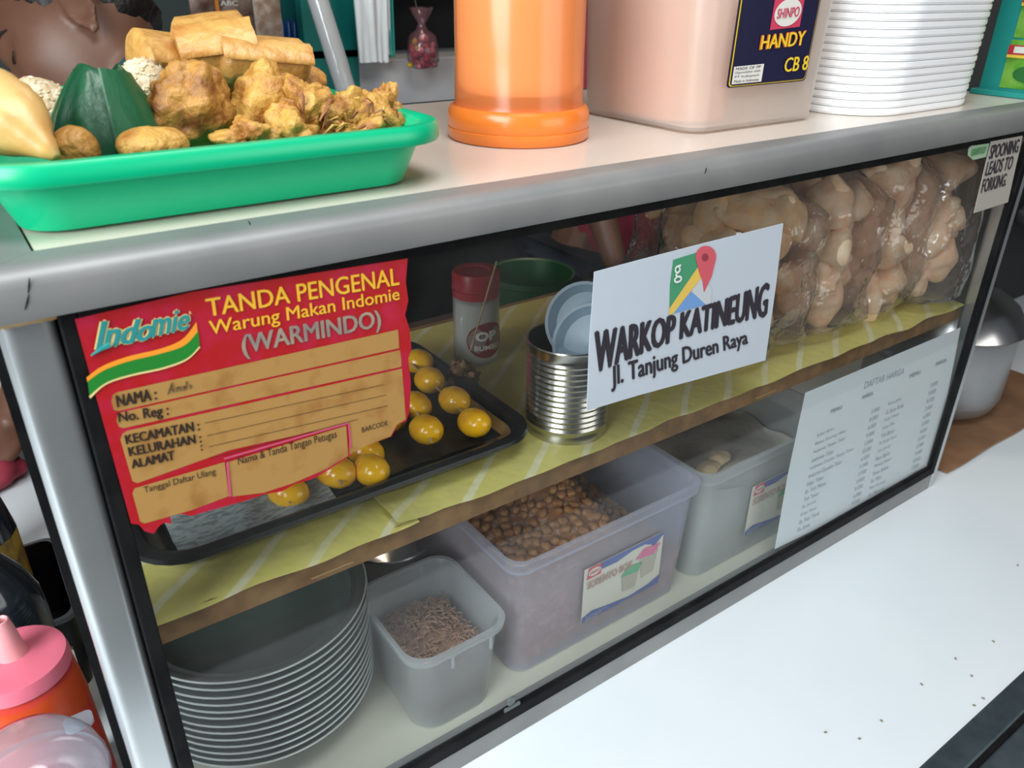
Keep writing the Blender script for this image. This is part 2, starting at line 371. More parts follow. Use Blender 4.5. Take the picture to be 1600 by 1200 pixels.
for s, q in (('NAMA :', ((181, 618), (243, 606), (245, 624), (184, 636))), ('No. Reg :', ((184, 645), (262, 632), (264, 653), (187, 664))),
             ('KECAMATAN :', ((195, 680), (310, 657), (312, 672), (198, 694))), ('KELURAHAN :', ((200, 699), (313, 677), (315, 691), (203, 713))),
             ('ALAMAT', ((204, 719), (271, 704), (273, 718), (207, 732))), (':', ((313, 696), (316, 695), (317, 703), (314, 704)))):
    text_on(bl, s, pq(1, YS-.0005, *q), bold=.04)
for s, q in (('Tanggal Daftar Ulang', ((224, 761), (336, 731), (338, 744), (226, 773))), ('Nama & Tanda Tangan Petugas', ((371, 715), (525, 672), (527, 687), (373, 730)))):
    text_on(bl, s, pq(1, YS-.0005, *q))
text_on(bl, 'BARCODE', pq(1, YS-.0005, (565, 668), (605, 657), (606, 664), (566, 676)))
for a, b in (((320, 661), (600, 601)), ((323, 681), (603, 617)), ((327, 698), (606, 634)), ((330, 716), (560, 655))):
    line_on(bl, at(*a, 1, YS-.0005), at(*b, 1, YS-.0005), .0003, (0, 1, 0))
obj('lettering', bl, mat('brown_black_ink', (.022, .012, .008), .6), t)['label'] = 'black form lettering and ruled lines'
hw = MB()
for st in ([(262, 616), (268, 598), (271, 613)], [(263, 609), (272, 607)], [(276, 612), (276, 605), (281, 604), (282, 611)], [(291, 596), (291, 608), (287, 609), (286, 604), (291, 602)], [(297, 601), (298, 607)]):
    hw.tube([at(u, v, 1, YS-.0005) for u, v in st], .0003, 5)
obj('handwriting', hw, mat('pencil_grey', (.12, .085, .05), .9, 0, .1), t)
# script logo with swoosh
sw = MB()
def swoosh(top, bot, k, m): sw.poly(inset(smooth_line(top)+smooth_line(bot)[::-1], k), None, m)
swoosh([(135, 590), (160, 572), (200, 557), (250, 545), (285, 530), (307, 503)], [(137, 598), (162, 580), (200, 566), (250, 555), (288, 541), (309, 520)], 2, 0)
swoosh([(137, 596), (162, 579), (200, 565), (250, 553), (288, 540), (310, 517)], [(140, 620), (166, 599), (205, 586), (255, 575), (292, 561), (312, 542)], 3, 1)
swoosh([(139, 619), (166, 598), (205, 585), (255, 574), (292, 560), (311.5, 541)], [(141, 623), (166, 601), (205, 588), (255, 577), (292, 563), (313, 543)], 4, 2)
for st, qo in (('Indo', ((150, 503), (240, 497), (238, 529), (152, 546))), ('mie', ((234, 489), (294, 483), (296, 513), (237, 527)))):
    text_on(sw, st, pq(1, YS-.0007, *qo), 2, bold=.13, shear=.3)
    text_on(sw, st, [p+Vector((0, -.0003, 0)) for p in pq(1, YS-.0007, *qo)], 3, bold=.055, shear=.3)
sw.tube([at(u, v, 1, YS-.0009) for u, v in ((172, 538), (158, 545), (142, 556))], [.0016, .001, .0003], 5, 3)
text_on(sw, 'R', pq(1, YS-.0010, (295, 487), (299, 486), (300, 491), (296, 492)), 2)
obj('logo', sw, [mat('orange_print', (.85, .30, .02), .5), mat('green_print', (.01, .20, .02), .5), mat('pale_gold_print', (.75, .60, .25), .5), mat('teal_print', (.02, .25, .25), .5)], t)
pk = MB()
for a, b, wd in (((350, 717), (545, 661), .0012), ((545, 663), (548, 700), .0012), ((355, 722), (360, 776), .0014)):
    line_on(pk, at(*a, 1, YS-.0006), at(*b, 1, YS-.0006), wd, (0, 1, 0))
obj('panel_rule', pk, mat('pink_print', (.55, .08, .16), .5), t)

# map-pin name sign
YG = -.0035
t = flat_sign('place_name_sign', 'white paper sign with a map pin logo stuck on the middle of the glass', 'sign', [(929, 425), (1000, 406), (1100, 380), (1224, 349), (1212, 450), (1196, 563), (1100, 590), (1000, 617), (917, 642), (921, 540)], YG, mat('blueish_paper', (.54, .60, .67), .5, var=(5, (.49, .55, .62))))
tx = MB()
def arc_w(u, v):
    k = sin(pi*min(1, max(0, u))); return (u, v*(1-.30*k)+.16*k)
text_on(tx, 'WARKOP KATINEUNG', pq(1, YG-.0005, (931, 518), (1202, 441), (1197, 494), (930, 584)), bold=.06, warp=arc_w)
text_on(tx, 'Jl. Tanjung Duren Raya', pq(1, YG-.0005, (955, 573), (1167, 516), (1169, 543), (956, 612)), bold=.045)
obj('lettering', tx, INK, t)
lg = MB()
def LG(pts, k, m): lg.poly([at(u, v, 1, YG-.0003*k) for u, v in pts], None, m)
LG([(1052, 406), (1090, 394), (1090, 418), (1046, 482), (1047, 444)], 1, 0)
LG([(1046, 482), (1045, 492), (1052, 490), (1096, 434), (1090, 418)], 1.4, 1)
LG([(1052, 490), (1080, 455), (1103, 476)], 1.2, 2)
LG([(1080, 455), (1096, 434), (1112, 450), (1111, 474), (1103, 477)], 1.1, 3)
pin = [(1103+16*cos(R_(a)), 401+17*sin(R_(a))) for a in range(-200, 21, 10)] + [(1112, 432), (1100, 457), (1098, 440), (1093, 428)]
LG(pin, 2, 4)
LG([(1102+5*cos(R_(a)), 402+6*sin(R_(a))) for a in range(0, 360, 24)], 3, 5)
text_on(lg, 'g', pq(1, YG-.0007, (1053, 416), (1064, 413), (1066, 440), (1053, 444)), 6, bold=.01)
obj('logo', lg, [mat('map_green', (.06, .30, .15), .5), mat('map_yellow', (.75, .52, .10), .5), mat('map_blue', (.16, .33, .65), .5), mat('map_grey', (.55, .58, .62), .5), mat('pin_red', (.62, .10, .13), .5), mat('pin_dark', (.28, .04, .06), .5), mat('map_white', (.72, .78, .76), .5)], t)

# price list behind the glass
YM = .0045
t = flat_sign('price_list', 'white typed price list sheet behind the lower right of the glass', 'menu', [(1259, 614), (1501, 512), (1480, 620), (1449, 740), (1330, 800), (1211, 858), (1232, 740)], YM, PAPER, .0005)
for_menu = MB(); YMt = YM-.0005
text_on(for_menu, 'DAFTAR HARGA', pq(1, YMt, (1352, 597), (1414, 574), (1412, 584), (1350, 608)), shear=.1)
for s, (u, v) in (('MENU', (1299, 640)), ('HARGA', (1348, 618)), ('MENU', (1422, 585)), ('HARGA', (1463, 566))):
    text_on(for_menu, s, pq(1, YMt, (u, v), (u+17, v-7), (u+16, v-1), (u-1, v+6)), bold=.02)
rows = ['Bubur Ayam', 'Bubur Kacang Hijau', 'Indomie Tanpa Telur', 'Indomie Telur', 'Indomie Double Tanpa Telur', 'Indomie Double Telur', 'Nasi Telur', 'Es Teh Manis', 'Teh Tawar', 'Es Jeruk', 'Kopi Susu', 'Es Teh Tarik', 'Es Susu']
rows2 = ['Susu Jahe', 'Es Susu Soda', 'Kopi Hitam', 'Kopi Mix', 'Teh Botol', 'Es Kopi Susu', 'Jus Jeruk', 'Roti Bakar', 'Pisang Bakar', 'Sosis Bakar', 'Es Milo', 'Nasi Goreng', 'Air Mineral']
tl, tr_, br_, bl_ = [at(*p, 1, YMt) for p in ((1259, 614), (1501, 512), (1447, 742), (1211, 858))]
for k in range(13):
    v = .70-.052*k
    for s, u0, wd in ((rows[k], .12, .010*len(rows[k])), ('%d.000' % (3+(k*5) % 9), .45, .055), (rows2[k], .56, .010*len(rows2[k])), ('%d.000' % (2+(k*7) % 8), .86, .055)):
        q = [quad_pt((tl, tr_, br_, bl_), a, b) for a, b in ((u0, v), (u0+wd, v), (u0+wd, v-.028), (u0, v-.028))]
        text_on(for_menu, s, q)
obj('lettering', for_menu, mat('faded_ink', (.34, .39, .42), .6), t)

# small stickers top right
t = flat_sign('joke_sticker', 'small grey sticker with bold black capitals in the top right corner of the glass', 'sticker', [(1549, 221), (1598, 212), (1575, 316), (1522, 333)], YG, mat('grey_sticker', (.42, .39, .35), .6))
tx = MB()
text_on(tx, 'SPOONING', pq(1, YG-.0005, (1550, 227), (1594, 217), (1590, 238), (1545, 249)), bold=.03)
text_on(tx, 'LEADS TO', pq(1, YG-.0005, (1544, 253), (1585, 243), (1580, 264), (1539, 275)), bold=.03)
text_on(tx, 'FORKING.', pq(1, YG-.0005, (1537, 280), (1576, 270), (1571, 290), (1533, 302)), bold=.03)
obj('lettering', tx, INK, t)
t = flat_sign('shop_sticker', 'small pale green sticker beside the grey worded sticker', 'sticker', [(1514, 232), (1518, 228), (1546, 224), (1541, 245), (1521, 250), (1513, 243)], YG, mat('pale_green_print', (.33, .48, .32), .5))
tx = MB(); text_on(tx, 'GRABFOOD', pq(1, YG-.0005, (1519, 233), (1542, 228), (1539, 239), (1517, 244)), bold=.02)
obj('lettering', tx, mat('mid_green_print', (.10, .30, .12), .5), t)

# ---------------------------------------------------------------- soup plates
PLATE = mat('grey_green_glass', (.075, .095, .085), .32, 0, .3)
PRIM = mat('pale_plate_rim', (.50, .53, .51), .25)
pp = [(.0005, .0), (.052, 0), (.056, -.002), (.06, 0), (.073, .012), (.081, .0258), (.0935, .0290), (.094, .0296)]
pr_ = [(.094, .0296), (.0942, .0302), (.0936, .0306), (.0929, .0306)]
pi_ = [(.0929, .0306), (.0905, .0300), (.0865, .0280), (.072, .0145), (.058, .0035), (.0005, .003)]
plate0 = None
PX, PY = .0925, .143
ords = ['topmost', 'second', 'third', 'fourth', 'fifth', 'sixth', 'seventh', 'eighth', 'ninth', 'tenth', 'eleventh', 'twelfth', 'thirteenth', 'bottom']
for k in range(13):
    zz = .0855-.0074*k; x = PX+.0012*noise.noise(Vector((k*.7, 1, 0))); y = PY+.0015*noise.noise(Vector((k*.9, 5, 0)))
    lab = 'grey-green soup plate, topmost of the stack behind the left of the glass' if k == 0 else 'grey-green soup plate, %s from the top of the stack behind the glass' % ords[k] if k < 12 else 'grey-green soup plate at the very bottom of the stack behind the glass'
    if k == 0:
        plate0 = thing('soup_plate', lab, 'plate', (x, y, zz), group='stack of soup plates')
        obj('well', MB().lathe(pp, n=72).lathe(pi_, n=72), PLATE, plate0, local=True); obj('rim', MB().lathe(pr_, n=72), PRIM, plate0, local=True)
    else: dup(plate0, (x, y, zz), lab)

# ---------------------------------------------------------------- storage boxes inside
BLUEPP = frost('frosted_blue_plastic', (.80, .82, .95), .66, .5, .35, .6)
CLEARPP = frost('frosted_clear_plastic', (.80, .84, .86), .60, .5, .3, .7)
def bin_mesh(w_, d_, h, taper, r, lip):
    o = MB(); wall = .0016
    def ring(z, e): return rr(0, 0, w_-2*taper*(1-z/h)+2*e, d_-2*taper*(1-z/h)+2*e, r, z)
    o.loft([ring(.0005, -.004), ring(.002, 0), ring(h-lip-.004, 0), ring(h-lip, .001), ring(h-lip, .004), ring(h-.001, .0045), ring(h, .0035), ring(h, .0005), ring(h-lip, -wall), ring(.004, -wall), ring(.003, -.004)], True, True)
    return o
def storage_label(t, W2, y, x0, z1, wd, ht):
    """printed product label on the front wall, local to the box"""
    q = [(x0, y, z1), (x0+wd, y, z1), (x0+wd, y, z1-ht), (x0, y, z1-ht)]
    lb = MB(); P = lambda u, v, k=0: quad_pt([(a, b-.0003*k, c) for a, b, c in q], u, v)
    lb.poly([P(0, 0), P(1, 0), P(1, 1), P(0, 1)], (0, .0003, 0), 0)
    lb.poly([P(.2, 1, 1), P(.21, .87, 1), P(.4, .86, 1), P(.6, .93, 1), P(.75, .93, 1), P(.85, .86, 1), P(.84, .80, 1), P(.9, .83, 1), P(1, .96, 1), P(1, 1, 1)], None, 1)
    lb.poly([P(0, 0, 1), P(1, 0, 1), P(1, .17, 1), P(.85, .09, 1), P(.6, .05, 1), P(.35, .1, 1), P(.12, .16, 1), P(0, .10, 1)], None, 1)
    lb.poly([P(.03, .80, 1), P(.2, .80, 1), P(.21, 1, 1), P(.05, 1, 1)], None, 2)
    lb.poly([P(.12+.075*cos(a), .9+.07*sin(a), 2) for a in [2*pi*k/16 for k in range(16)]], None, 0)
    lb.poly([P(.64, .72, 2), P(.74, .86, 2), P(.97, .82, 2), P(.88, .66, 2)], None, 3)
    lb.poly([P(.70, .69, 1.5), P(.94, .74, 1.5), P(.90, .32, 1.5), P(.74, .30, 1.5)], None, 5)
    lb.poly([P(.46, .52, 3), P(.56, .66, 3), P(.74, .62, 3), P(.68, .48, 3)], None, 4)
    lb.poly([P(.48, .50, 2.5), P(.70, .52, 2.5), P(.66, .20, 2.5), P(.50, .22, 2.5)], None, 5)
    text_on(lb, 'SHINPO', [P(.06, .93, 3), P(.18, .93, 3), P(.18, .87, 3), P(.06, .87, 3)], 2)
    text_on(lb, 'SORENTO BOX', [P(.04, .76, 3), P(.60, .76, 3), P(.60, .62, 3), P(.04, .62, 3)], 6, bold=.03)
    for k, s in enumerate(('Serbaguna praktis', 'untuk makanan', 'BPA free')): text_on(lb, s, [P(.04, .10-.032*k, 3), P(.30-.05*k, .10-.032*k, 3), P(.30-.05*k, .078-.032*k, 3), P(.04, .078-.032*k, 3)], 0)
    return obj('product_label', lb, [mat('label_cream', (.66, .64, .55), .5), mat('label_blue', (.10, .14, .36), .5), mat('label_red', (.62, .08, .14), .5), mat('label_pink', (.68, .18, .32), .5), mat('label_green', (.13, .42, .22), .5), mat('label_olive', (.46, .43, .34), .5), mat('label_brown', (.50, .33, .26), .5)], t, local=True)
ZFL = -.0078
big = thing('storage_box', 'large frosted bluish plastic box full of peanuts behind the lower middle of the glass', 'storage box', (.391, .135, ZFL))
obj('body', bin_mesh(.222, .205, .138, .006, .016, .012), BLUEPP, big, local=True)
storage_label(big, .222, -.1024, -.034, .0955, .100, .064)
big2 = thing('storage_box', 'frosted plastic storage box half hidden behind the typed price list', 'storage box', (.622, .135, ZFL))
b2 = MB(); o2 = bpy.data.objects.new('body', big.children[0].data); C.objects.link(o2); o2.parent = big2; o2.data = o2.data.copy(); o2.data.materials[0] = CLEARPP
lb2 = [c for c in big.children if c.name.startswith('product_label')][0].copy(); C.objects.link(lb2); lb2.parent = big2
small = thing('storage_tub', 'small square frosted plastic tub of shredded brown topping beside the plates', 'tub', (.222, .0765, ZFL))
obj('body', bin_mesh(.088, .104, .093, .007, .02, .007), CLEARPP, small, local=True)
for x, y in ((-.012, -.0545), (.025, -.0545), (-.012, .0535), (.02, .0535)): obj('clip_rib', MB().box(x, x+.002, y, y+.0015, .072, .086), CLEARPP, small, local=True)
def heap(name, cx, cy, w_, d_, z0, hf, m, n=26):
    def f(u, v):
        x = cx+(u-.5)*w_; y = cy+(v-.5)*d_; return (x, y, hf(u, v))
    mb = MB().grid(f, n, n); k = len(mb.v); mb.grid(lambda u, v: (cx+(u-.5)*w_*.96, cy+(v-.5)*d_*.96, z0), n, n)
    e = [i for i in range(n+1)] + [(j+1)*(n+1)-1 for j in range(1, n+1)] + [n*(n+1)+i for i in range(n-1, -1, -1)] + [j*(n+1) for j in range(n-1, 0, -1)]
    for a, b in zip(e, e[1:]+e[:1]): mb.f.append((a, b, k+b, k+a)); mb.m.append(0)
    return obj(name, mb, m, kind='stuff', angle=80)
# fried shallot shreds
SHRED = mat('brown_shreds', (.20, .10, .06), .8, var=(120, (.36, .20, .12)), bump=(160, .6))
sh = heap('fried_shallots', .222, .0765, .060, .076, ZFL+.005, lambda u, v: .050+.010*sin(pi*u)*sin(pi*v)+.003*noise.noise(Vector((u*9, v*9, 1))), SHRED)
tag(sh, 'shredded fried shallots piled in the small square tub', 'food')
shm = sh.data; mbs = MB()
for k in range(420):
    u, v = random.random(), random.random(); p = Vector((.222+(u-.5)*.066, .0765+(v-.5)*.082, .052+.010*sin(pi*u)*sin(pi*v)+.002*random.random()))
    a = random.random()*pi; l = random.uniform(.004, .009); d = Vector((cos(a), sin(a), random.uniform(-.3, .4)))*l/2
    mbs.tube([p-d, p+Vector((0, 0, .001)), p+d], random.uniform(.0004, .0008), 4)
tag(obj('fried_shallot_shreds', mbs, mat('reddish_shreds', (.30, .15, .10), .7, var=(200, (.45, .28, .18))), kind='stuff'), 'loose thin shreds lying on top of the tub of fried shallots', 'food')
# peanuts
def pn_h(u, v):
    k = min(1, max(0, (.86-u)/.26)); k = k*k*(3-2*k)
    return .046 + .046*k + .022*math.exp(-((u-.50)**2/.03+(v-.50)**2/.06)) - .010*max(0, .2-u)/.2
PEAN = mat('roast_peanut', (.52, .26, .085), .45, var=(160, (.30, .11, .03)), bump=(200, .3, .001))
PEAN2 = mat('peanut_mass', (.48, .22, .09), .6, var=(110, (.72, .48, .36), .50, .62), bump=(120, .8, .004))
tag(heap('peanuts', .391, .135, .206, .187, ZFL+.004, lambda u, v: pn_h(u, v)-.001, PEAN2, 30), 'mass of peanuts filling the large bluish box below its top layer', 'food')
pnut = MB().sphere((0, 0, 0), .0060, .0046, .0046, 8)
p0 = None; cnt = 0; tries = 0; used = []
while cnt < 290 and tries < 12000:
    tries += 1; u, v = random.random(), random.random(); p = Vector((.391+(u-.5)*.194, .135+(v-.5)*.174, pn_h(u, v)+.002))
    if any((p-q).length < .0072 for q in used): continue
    used.append(p); rot = (random.uniform(-.5, .5), random.uniform(-.5, .5), random.uniform(0, pi))
    if p0 is None:
        p0 = obj('peanut', pnut, PEAN, local=True, loc=p); p0.rotation_euler = rot
        tag(p0, 'roasted brown peanut in the top layer of the large bluish box', 'peanut', 'peanuts heaped in the large box')
    else: dup(p0, p, rot=rot)
    cnt += 1
# second box: pale crackers at the bottom
CRK = mat('pale_cracker', (.66, .44, .22), .6, var=(40, (.78, .62, .40)), bump=(60, .5))
tag(heap('broken_crackers', .622, .135, .200, .18, ZFL+.005, lambda u, v: .088+.016*noise.noise(Vector((u*4, v*4, 3)))-.01*u, mat('pale_mixed_bits', (.55, .50, .40), .7, var=(40, (.62, .58, .52)), bump=(50, .8)), 20), 'pale broken crackers filling the box behind the price list', 'food')
for k, (x, y, lab) in enumerate(((.565, .075, 'yellow cracker piece at the near left corner of the box behind the price list'), (.590, .082, 'pale cracker piece lying second from the left corner in the box behind the price list'))):
    tag(obj('cracker_piece', MB().sphere((x, y, .098), .014, .011, .006, 12).noise(.003, 120, k), CRK), lab, 'cracker')
# things behind the boxes
t = thing('steel_bowl', 'shiny steel bowl standing behind the small tub and the plates', 'bowl', (.262, .235, ZFL))
obj('body', MB().lathe([(.0005, 0), (.025, 0), (.04, .012), (.050, .04), (.052, .052), (.0535, .053), (.0525, .0545), (.049, .052), (.047, .04), (.036, .014), (.0005, .004)], n=48), STEEL, t, local=True)
t = thing('round_jar', 'round clear plastic jar with pale teal contents behind the peanut box', 'jar', (.432, .292, ZFL))
obj('body', MB().lathe([(.0005, 0), (.046, 0), (.05, .004), (.05, .14), (.046, .15), (.046, .16), (.044, .16), (.044, .15), (.048, .138), (.048, .005), (.0005, .003)], n=48), CLEARPP, t, local=True)
obj('contents', MB().lathe([(.0005, .004), (.0465, .005), (.0465, .11), (.0005, .112)], n=40), mat('pale_teal_powder', (.25, .42, .40), .8), t, local=True)

# ---------------------------------------------------------------- egg tray on the shelf
ZS = .2275
TX0, TX1, TY0, TY1 = .0095, .308, .034, .262
tcx, tcy = (TX0+TX1)/2, (TY0+TY1)/2
t = thing('baking_tray', 'shallow steel baking tray with black rim full of quail eggs on the shelf', 'tray', (tcx, tcy, ZS))
TW, TD = TX1-TX0, TY1-TY0
def tr(e, z): return rr(0, 0, TW+2*e, TD+2*e, .035+e*.8, z)
obj('body', MB().loft([tr(-.026, .0003), tr(-.021, .0015), tr(-.010, .016), tr(-.006, .0200), tr(-.0075, .0200), tr(-.012, .015), tr(-.022, .003), tr(-.026, .002)], True, True), mat('dull_steel', (.50, .50, .46), .22, .9), t, local=True)
obj('rim', MB().loft([tr(-.007, .0185), tr(-.001, .0185), tr(0, .0195), tr(-.001, .0225), tr(-.004, .0235), tr(-.010, .022), tr(-.0125, .017), tr(-.0125, .015)], False, False), mat('black_enamel', (.012, .013, .014), .3), t, local=True)
def crump(u, v):
    x = (u-.5)*(TW-.05); y = (v-.5)*(TD-.05); return Vector((tcx+x, tcy+y, ZS+.0042+.004*abs(noise.noise(Vector((x*30, y*30, 2))))+.010*max(abs(u-.5), abs(v-.5))**4*16*.9))
tag(obj('plastic_liner', MB().sheet(crump, 50, 40, (0, 0, .0004)), mat('black_plastic', (.012, .012, .013), .35), angle=80), 'crumpled black plastic lining the egg tray', 'liner')
def news(u, v):
    a = Vector((.035+.105*u, .052+.045*v, 0)); return Vector((a.x, a.y, ZS+.013+.006*abs(noise.noise(a*40))+.006*v))
tag(obj('newspaper_scrap', MB().sheet(news, 24, 12, (0, 0, .0004)), mat('grey_newsprint', (.30, .33, .33), .7, var=(160, (.16, .18, .18), .45, .6), stretch=(1, 3, 1)), angle=80), 'crumpled grey newspaper scrap at the left front of the egg tray', 'paper')
EGG = mat('spiced_yellow_egg', (1.0, .52, .004), .22, 0, .5, var=(80, (.85, .32, .004), .5, .75), coat=.4, sss=.05)
eggs = [((670, 594), .252, 'rearmost'), ((709, 625), .252, 'middle'), ((740, 660), .251, 'front'), ((647, 633), .250, 0), ((665, 671), .251, 1), ((524, 738), .250, 2), ((579, 734), .249, 3), ((570, 706), .248, 4), ((652, 565), .250, 5), ((449, 768), .248, 6), ((610, 650), .248, 7), ((600, 610), .248, 8), ((500, 690), .247, 9)]
elab = {'rearmost': 'glossy yellow quail egg at the back of the outer skewer, nearest the red sign edge', 'middle': 'glossy yellow quail egg in the middle of the outer skewer', 'front': 'bright yellow quail egg at the right front corner of the tray', 0: 'yellow quail egg half hidden by the torn edge of the red sign', 1: 'bright yellow quail egg beside the sign tear with a skewer tip below it',
        2: 'bright yellow quail egg just under the torn bottom edge of the sign', 3: 'shaded yellow quail egg low behind the tray rim, second from the left', 4: 'quail egg mostly covered by the sign, above the shaded one', 5: 'orange-yellow quail egg peeking out at the top of the sign tear', 6: 'quail egg peeping out below the sign at its lower left', 7: 'quail egg behind the sign in the middle of the tray', 8: 'quail egg behind the sign towards the back of the tray', 9: 'quail egg behind the sign near the tray front'}
em = MB().lathe([(.0004, -.0145), (.006, -.0128), (.0098, -.008), (.0118, -.001), (.0112, .006), (.0082, .0118), (.0045, .0147), (.0004, .0156)], n=28)
e0 = None
for (uv, z, key) in eggs:
    p = at(*uv, 2, z); rot = (R_(90+random.uniform(-12, 12)), random.uniform(-.2, .2), R_(25+random.uniform(-20, 20)))
    if key in ('rearmost', 'middle', 'front'): rot = (R_(80), .1, R_(12))
    if e0 is None:
        e0 = obj('quail_egg', em, EGG, local=True, loc=p, angle=80); e0.rotation_euler = rot; tag(e0, elab[key], 'egg', 'quail eggs on skewers in the tray')
    else: dup(e0, p, elab[key], rot=rot)
WOOD = mat('pale_bamboo', (.55, .38, .18), .6, var=(80, (.45, .30, .14), .4, .6))
def stick(a, b, lab, r=.0012):
    a = Vector(a); b = Vector(b); d = (b-a).normalized()
    tag(obj('bamboo_skewer', MB().tube([a, a+d*.004, b], [.0003, r, r], 8), WOOD), lab, 'skewer', 'bamboo skewers')
A, B, D = at(740, 660, 2, .251), at(709, 625, 2, .252), at(670, 594, 2, .252)
stick(A+(A-D).normalized()*.018, D+(D-A).normalized()*.06, 'bamboo skewer through the three outer quail eggs')
A, D = at(665, 671, 2, .251), at(647, 633, 2, .250); stick(A+(A-D).normalized()*.022, D+(D-A).normalized()*.06, 'bamboo skewer with its tip below the egg beside the sign tear')
A, D = at(524, 738, 2, .250), at(500, 690, 2, .247); stick(A+(A-D).normalized()*.02, D+(D-A).normalized()*.05, 'bamboo skewer through the egg under the torn sign bottom')
A, D = at(449, 768, 2, .248), at(440, 720, 2, .248); stick(A+(A-D).normalized()*.015, D+(D-A).normalized()*.04, 'bamboo skewer tip showing below the lower left of the sign')

# ---------------------------------------------------------------- jar with red cap
JX, JY = .362, .216
t = thing('seasoning_jar', 'clear seasoning jar with red cap and brown label behind the egg tray', 'jar', (JX, JY, ZS))
obj('body', MB().lathe([(.0005, .0005), (.021, .0005), (.0225, .003), (.0225, .066), (.021, .070), (.020, .072), (.019, .072), (.0205, .066), (.0205, .004), (.0005, .003)], n=40), frost('clear_jar_plastic', (.75, .75, .72), .6, .4, .1, 1), t, local=True)
obj('cap', MB().lathe([(.0215, .066), (.0225, .067), (.0228, .088), (.0215, .091), (.013, .0915), (.012, .0905), (.0005, .0905)], n=40).lathe([(.0219, .074), (.0235, .0745), (.0219, .075)], n=40), mat('red_cap_plastic', (.42, .02, .03), .35), t, local=True)
obj('contents', MB().lathe([(.0005, .004), (.0202, .004), (.0202, .062), (.0005, .063)], n=32), mat('white_salt', (.82, .78, .72), .8), t, local=True)
def cyl_pt(u, v, r=.0229, a0=-150, a1=-40, z0=.008, z1=.046):
    a = R_(a0+(a1-a0)*u); return Vector((r*cos(a), r*sin(a), z0+(z1-z0)*v))
lb = MB()
lb.add([cyl_pt(.5+.5*cos(2*pi*k/28)*.95, .5+.48*sin(2*pi*k/28)) for k in range(28)]+[cyl_pt(.5, .5)], [(k, (k+1) % 28, 28) for k in range(28)])
vs_, fs_ = text_data('OP', .05); lb.add([cyl_pt(.22+.5*u, .50+.26*v, .0234) for u, v in vs_], fs_, 1)
vs_, fs_ = text_data('BUMBU', .03); lb.add([cyl_pt(.2+.6*u, .24+.14*v, .0234) for u, v in vs_], fs_, 1)
lb.noise(0, 1)
obj('product_label', lb, [mat('maroon_label', (.22, .02, .02), .5), mat('label_white', (.72, .70, .66), .5)], t, local=True)
stick(at(735, 548, 1, .185)+Vector((0, 0, 0)), at(776, 408, 1, .190), 'thin bamboo skewer leaning up against the red-capped jar', .0009)
tag(obj('onion_bunch', MB().sphere(at(722, 590, 2, .244), .016, .014, .014, 18).noise(.008, 130, 4, 0, 3), mat('brown_dry_skin', (.20, .10, .05), .7, var=(120, (.36, .22, .12)), bump=(150, .6))), 'small crumpled brown bunch between the egg tray and the jar', 'bundle')
# ---------------------------------------------------------------- tin can
CX, CY = .3515, .062
t = thing('tin_can', 'open ribbed tin can standing on the yellow shelf paper', 'can', (CX, CY, ZS))
pf = [(.0005, .001), (.033, .001), (.0345, 0), (.0348, .003), (.034, .006)]
for k in range(13): z = .010+k*.0048; pf += [(.0340, z), (.0346, z+.0012), (.0340, z+.0024), (.0334, z+.0036)]
pf += [(.034, .074), (.0345, .0785), (.035, .080), (.0343, .0812), (.0334, .0805), (.0334, .074)]
for k in range(12, -1, -1): z = .010+k*.0048; pf += [(.0334, z+.0012), (.0328, z+.0036)]
pf += [(.0332, .004), (.0005, .003)]
obj('body', MB().lathe(pf, n=64), mat('tin_plate', (.58, .57, .54), .25, 1, var=(25, (.46, .44, .40))), t, local=True)
LID = mat('pale_blue_plastic', (.42, .55, .66), .35, var=(8, (.38, .50, .62)))
for k, (dx, dy, dz, ry, lab) in enumerate(((.022, -.006, .070, -58, 'pale blue plastic saucer leaning in the tin can, in front'), (.025, .008, .084, -62, 'pale blue plastic saucer leaning in the tin can, behind the other'))):
    m = MB().lathe([(.0005, 0), (.018, .0005), (.026, .004), (.031, .012), (.0325, .0125), (.0325, .014), (.030, .0135), (.025, .006), (.0005, .002)], n=36)
    m.lathe([(.012, .0022), (.0125, .0032), (.013, .0022)], n=36)
    m.xf(Matrix.Translation((CX+dx, CY+dy, ZS+dz)) @ Euler((R_(8), R_(ry), R_(20))).to_matrix().to_4x4())
    tag(obj('scoop_saucer', m, LID), lab, 'saucer', 'saucers in the tin can')

# ---------------------------------------------------------------- bags of prawn crackers
FILM = frost('clear_bag_film', (.80, .70, .66), .88, .4, .10, 2.4, bump=(60, 1.0))
KRUP = [mat('orange_krupuk', (.96, .56, .25), .5, var=(70, (.96, .76, .50)), bump=(110, .6)), mat('pink_krupuk', (.94, .58, .36), .5, var=(70, (.96, .78, .56)), bump=(110, .6))]
kr_mesh = []
for s in range(4):
    m = MB().sphere((0, 0, 0), .033, .019, .021, 18); m.noise(.010, 32, s+3, 0, 2)
    for i, v in enumerate(m.v): m.v[i] = Vector((v.x, v.y+14*v.x*v.x, v.z))
    kr_mesh.append(m)
bags = [(.592, .098, .068, .060, .178, 0, 'bag of orange-beige crackers behind the map pin sign', 'first bag from the left'), (.700, .085, .058, .050, .176, 1, 'bag of pinkish crackers in the middle of the shelf right end', 'middle front bag'),
        (.800, .088, .055, .052, .188, 1, 'bag of pinkish crackers below the small green sticker', 'bag under the green sticker'), (.868, .060, .044, .046, .19, 1, 'narrow bag of crackers against the right frame of the cabinet', 'bag against the right frame'),
        (.665, .22, .07, .055, .185, 0, 'bag of crackers at the back of the shelf behind two others', 'rear left bag'), (.805, .225, .065, .055, .180, 1, 'bag of crackers at the back right of the shelf', 'rear right bag')]
kp = [None]*8
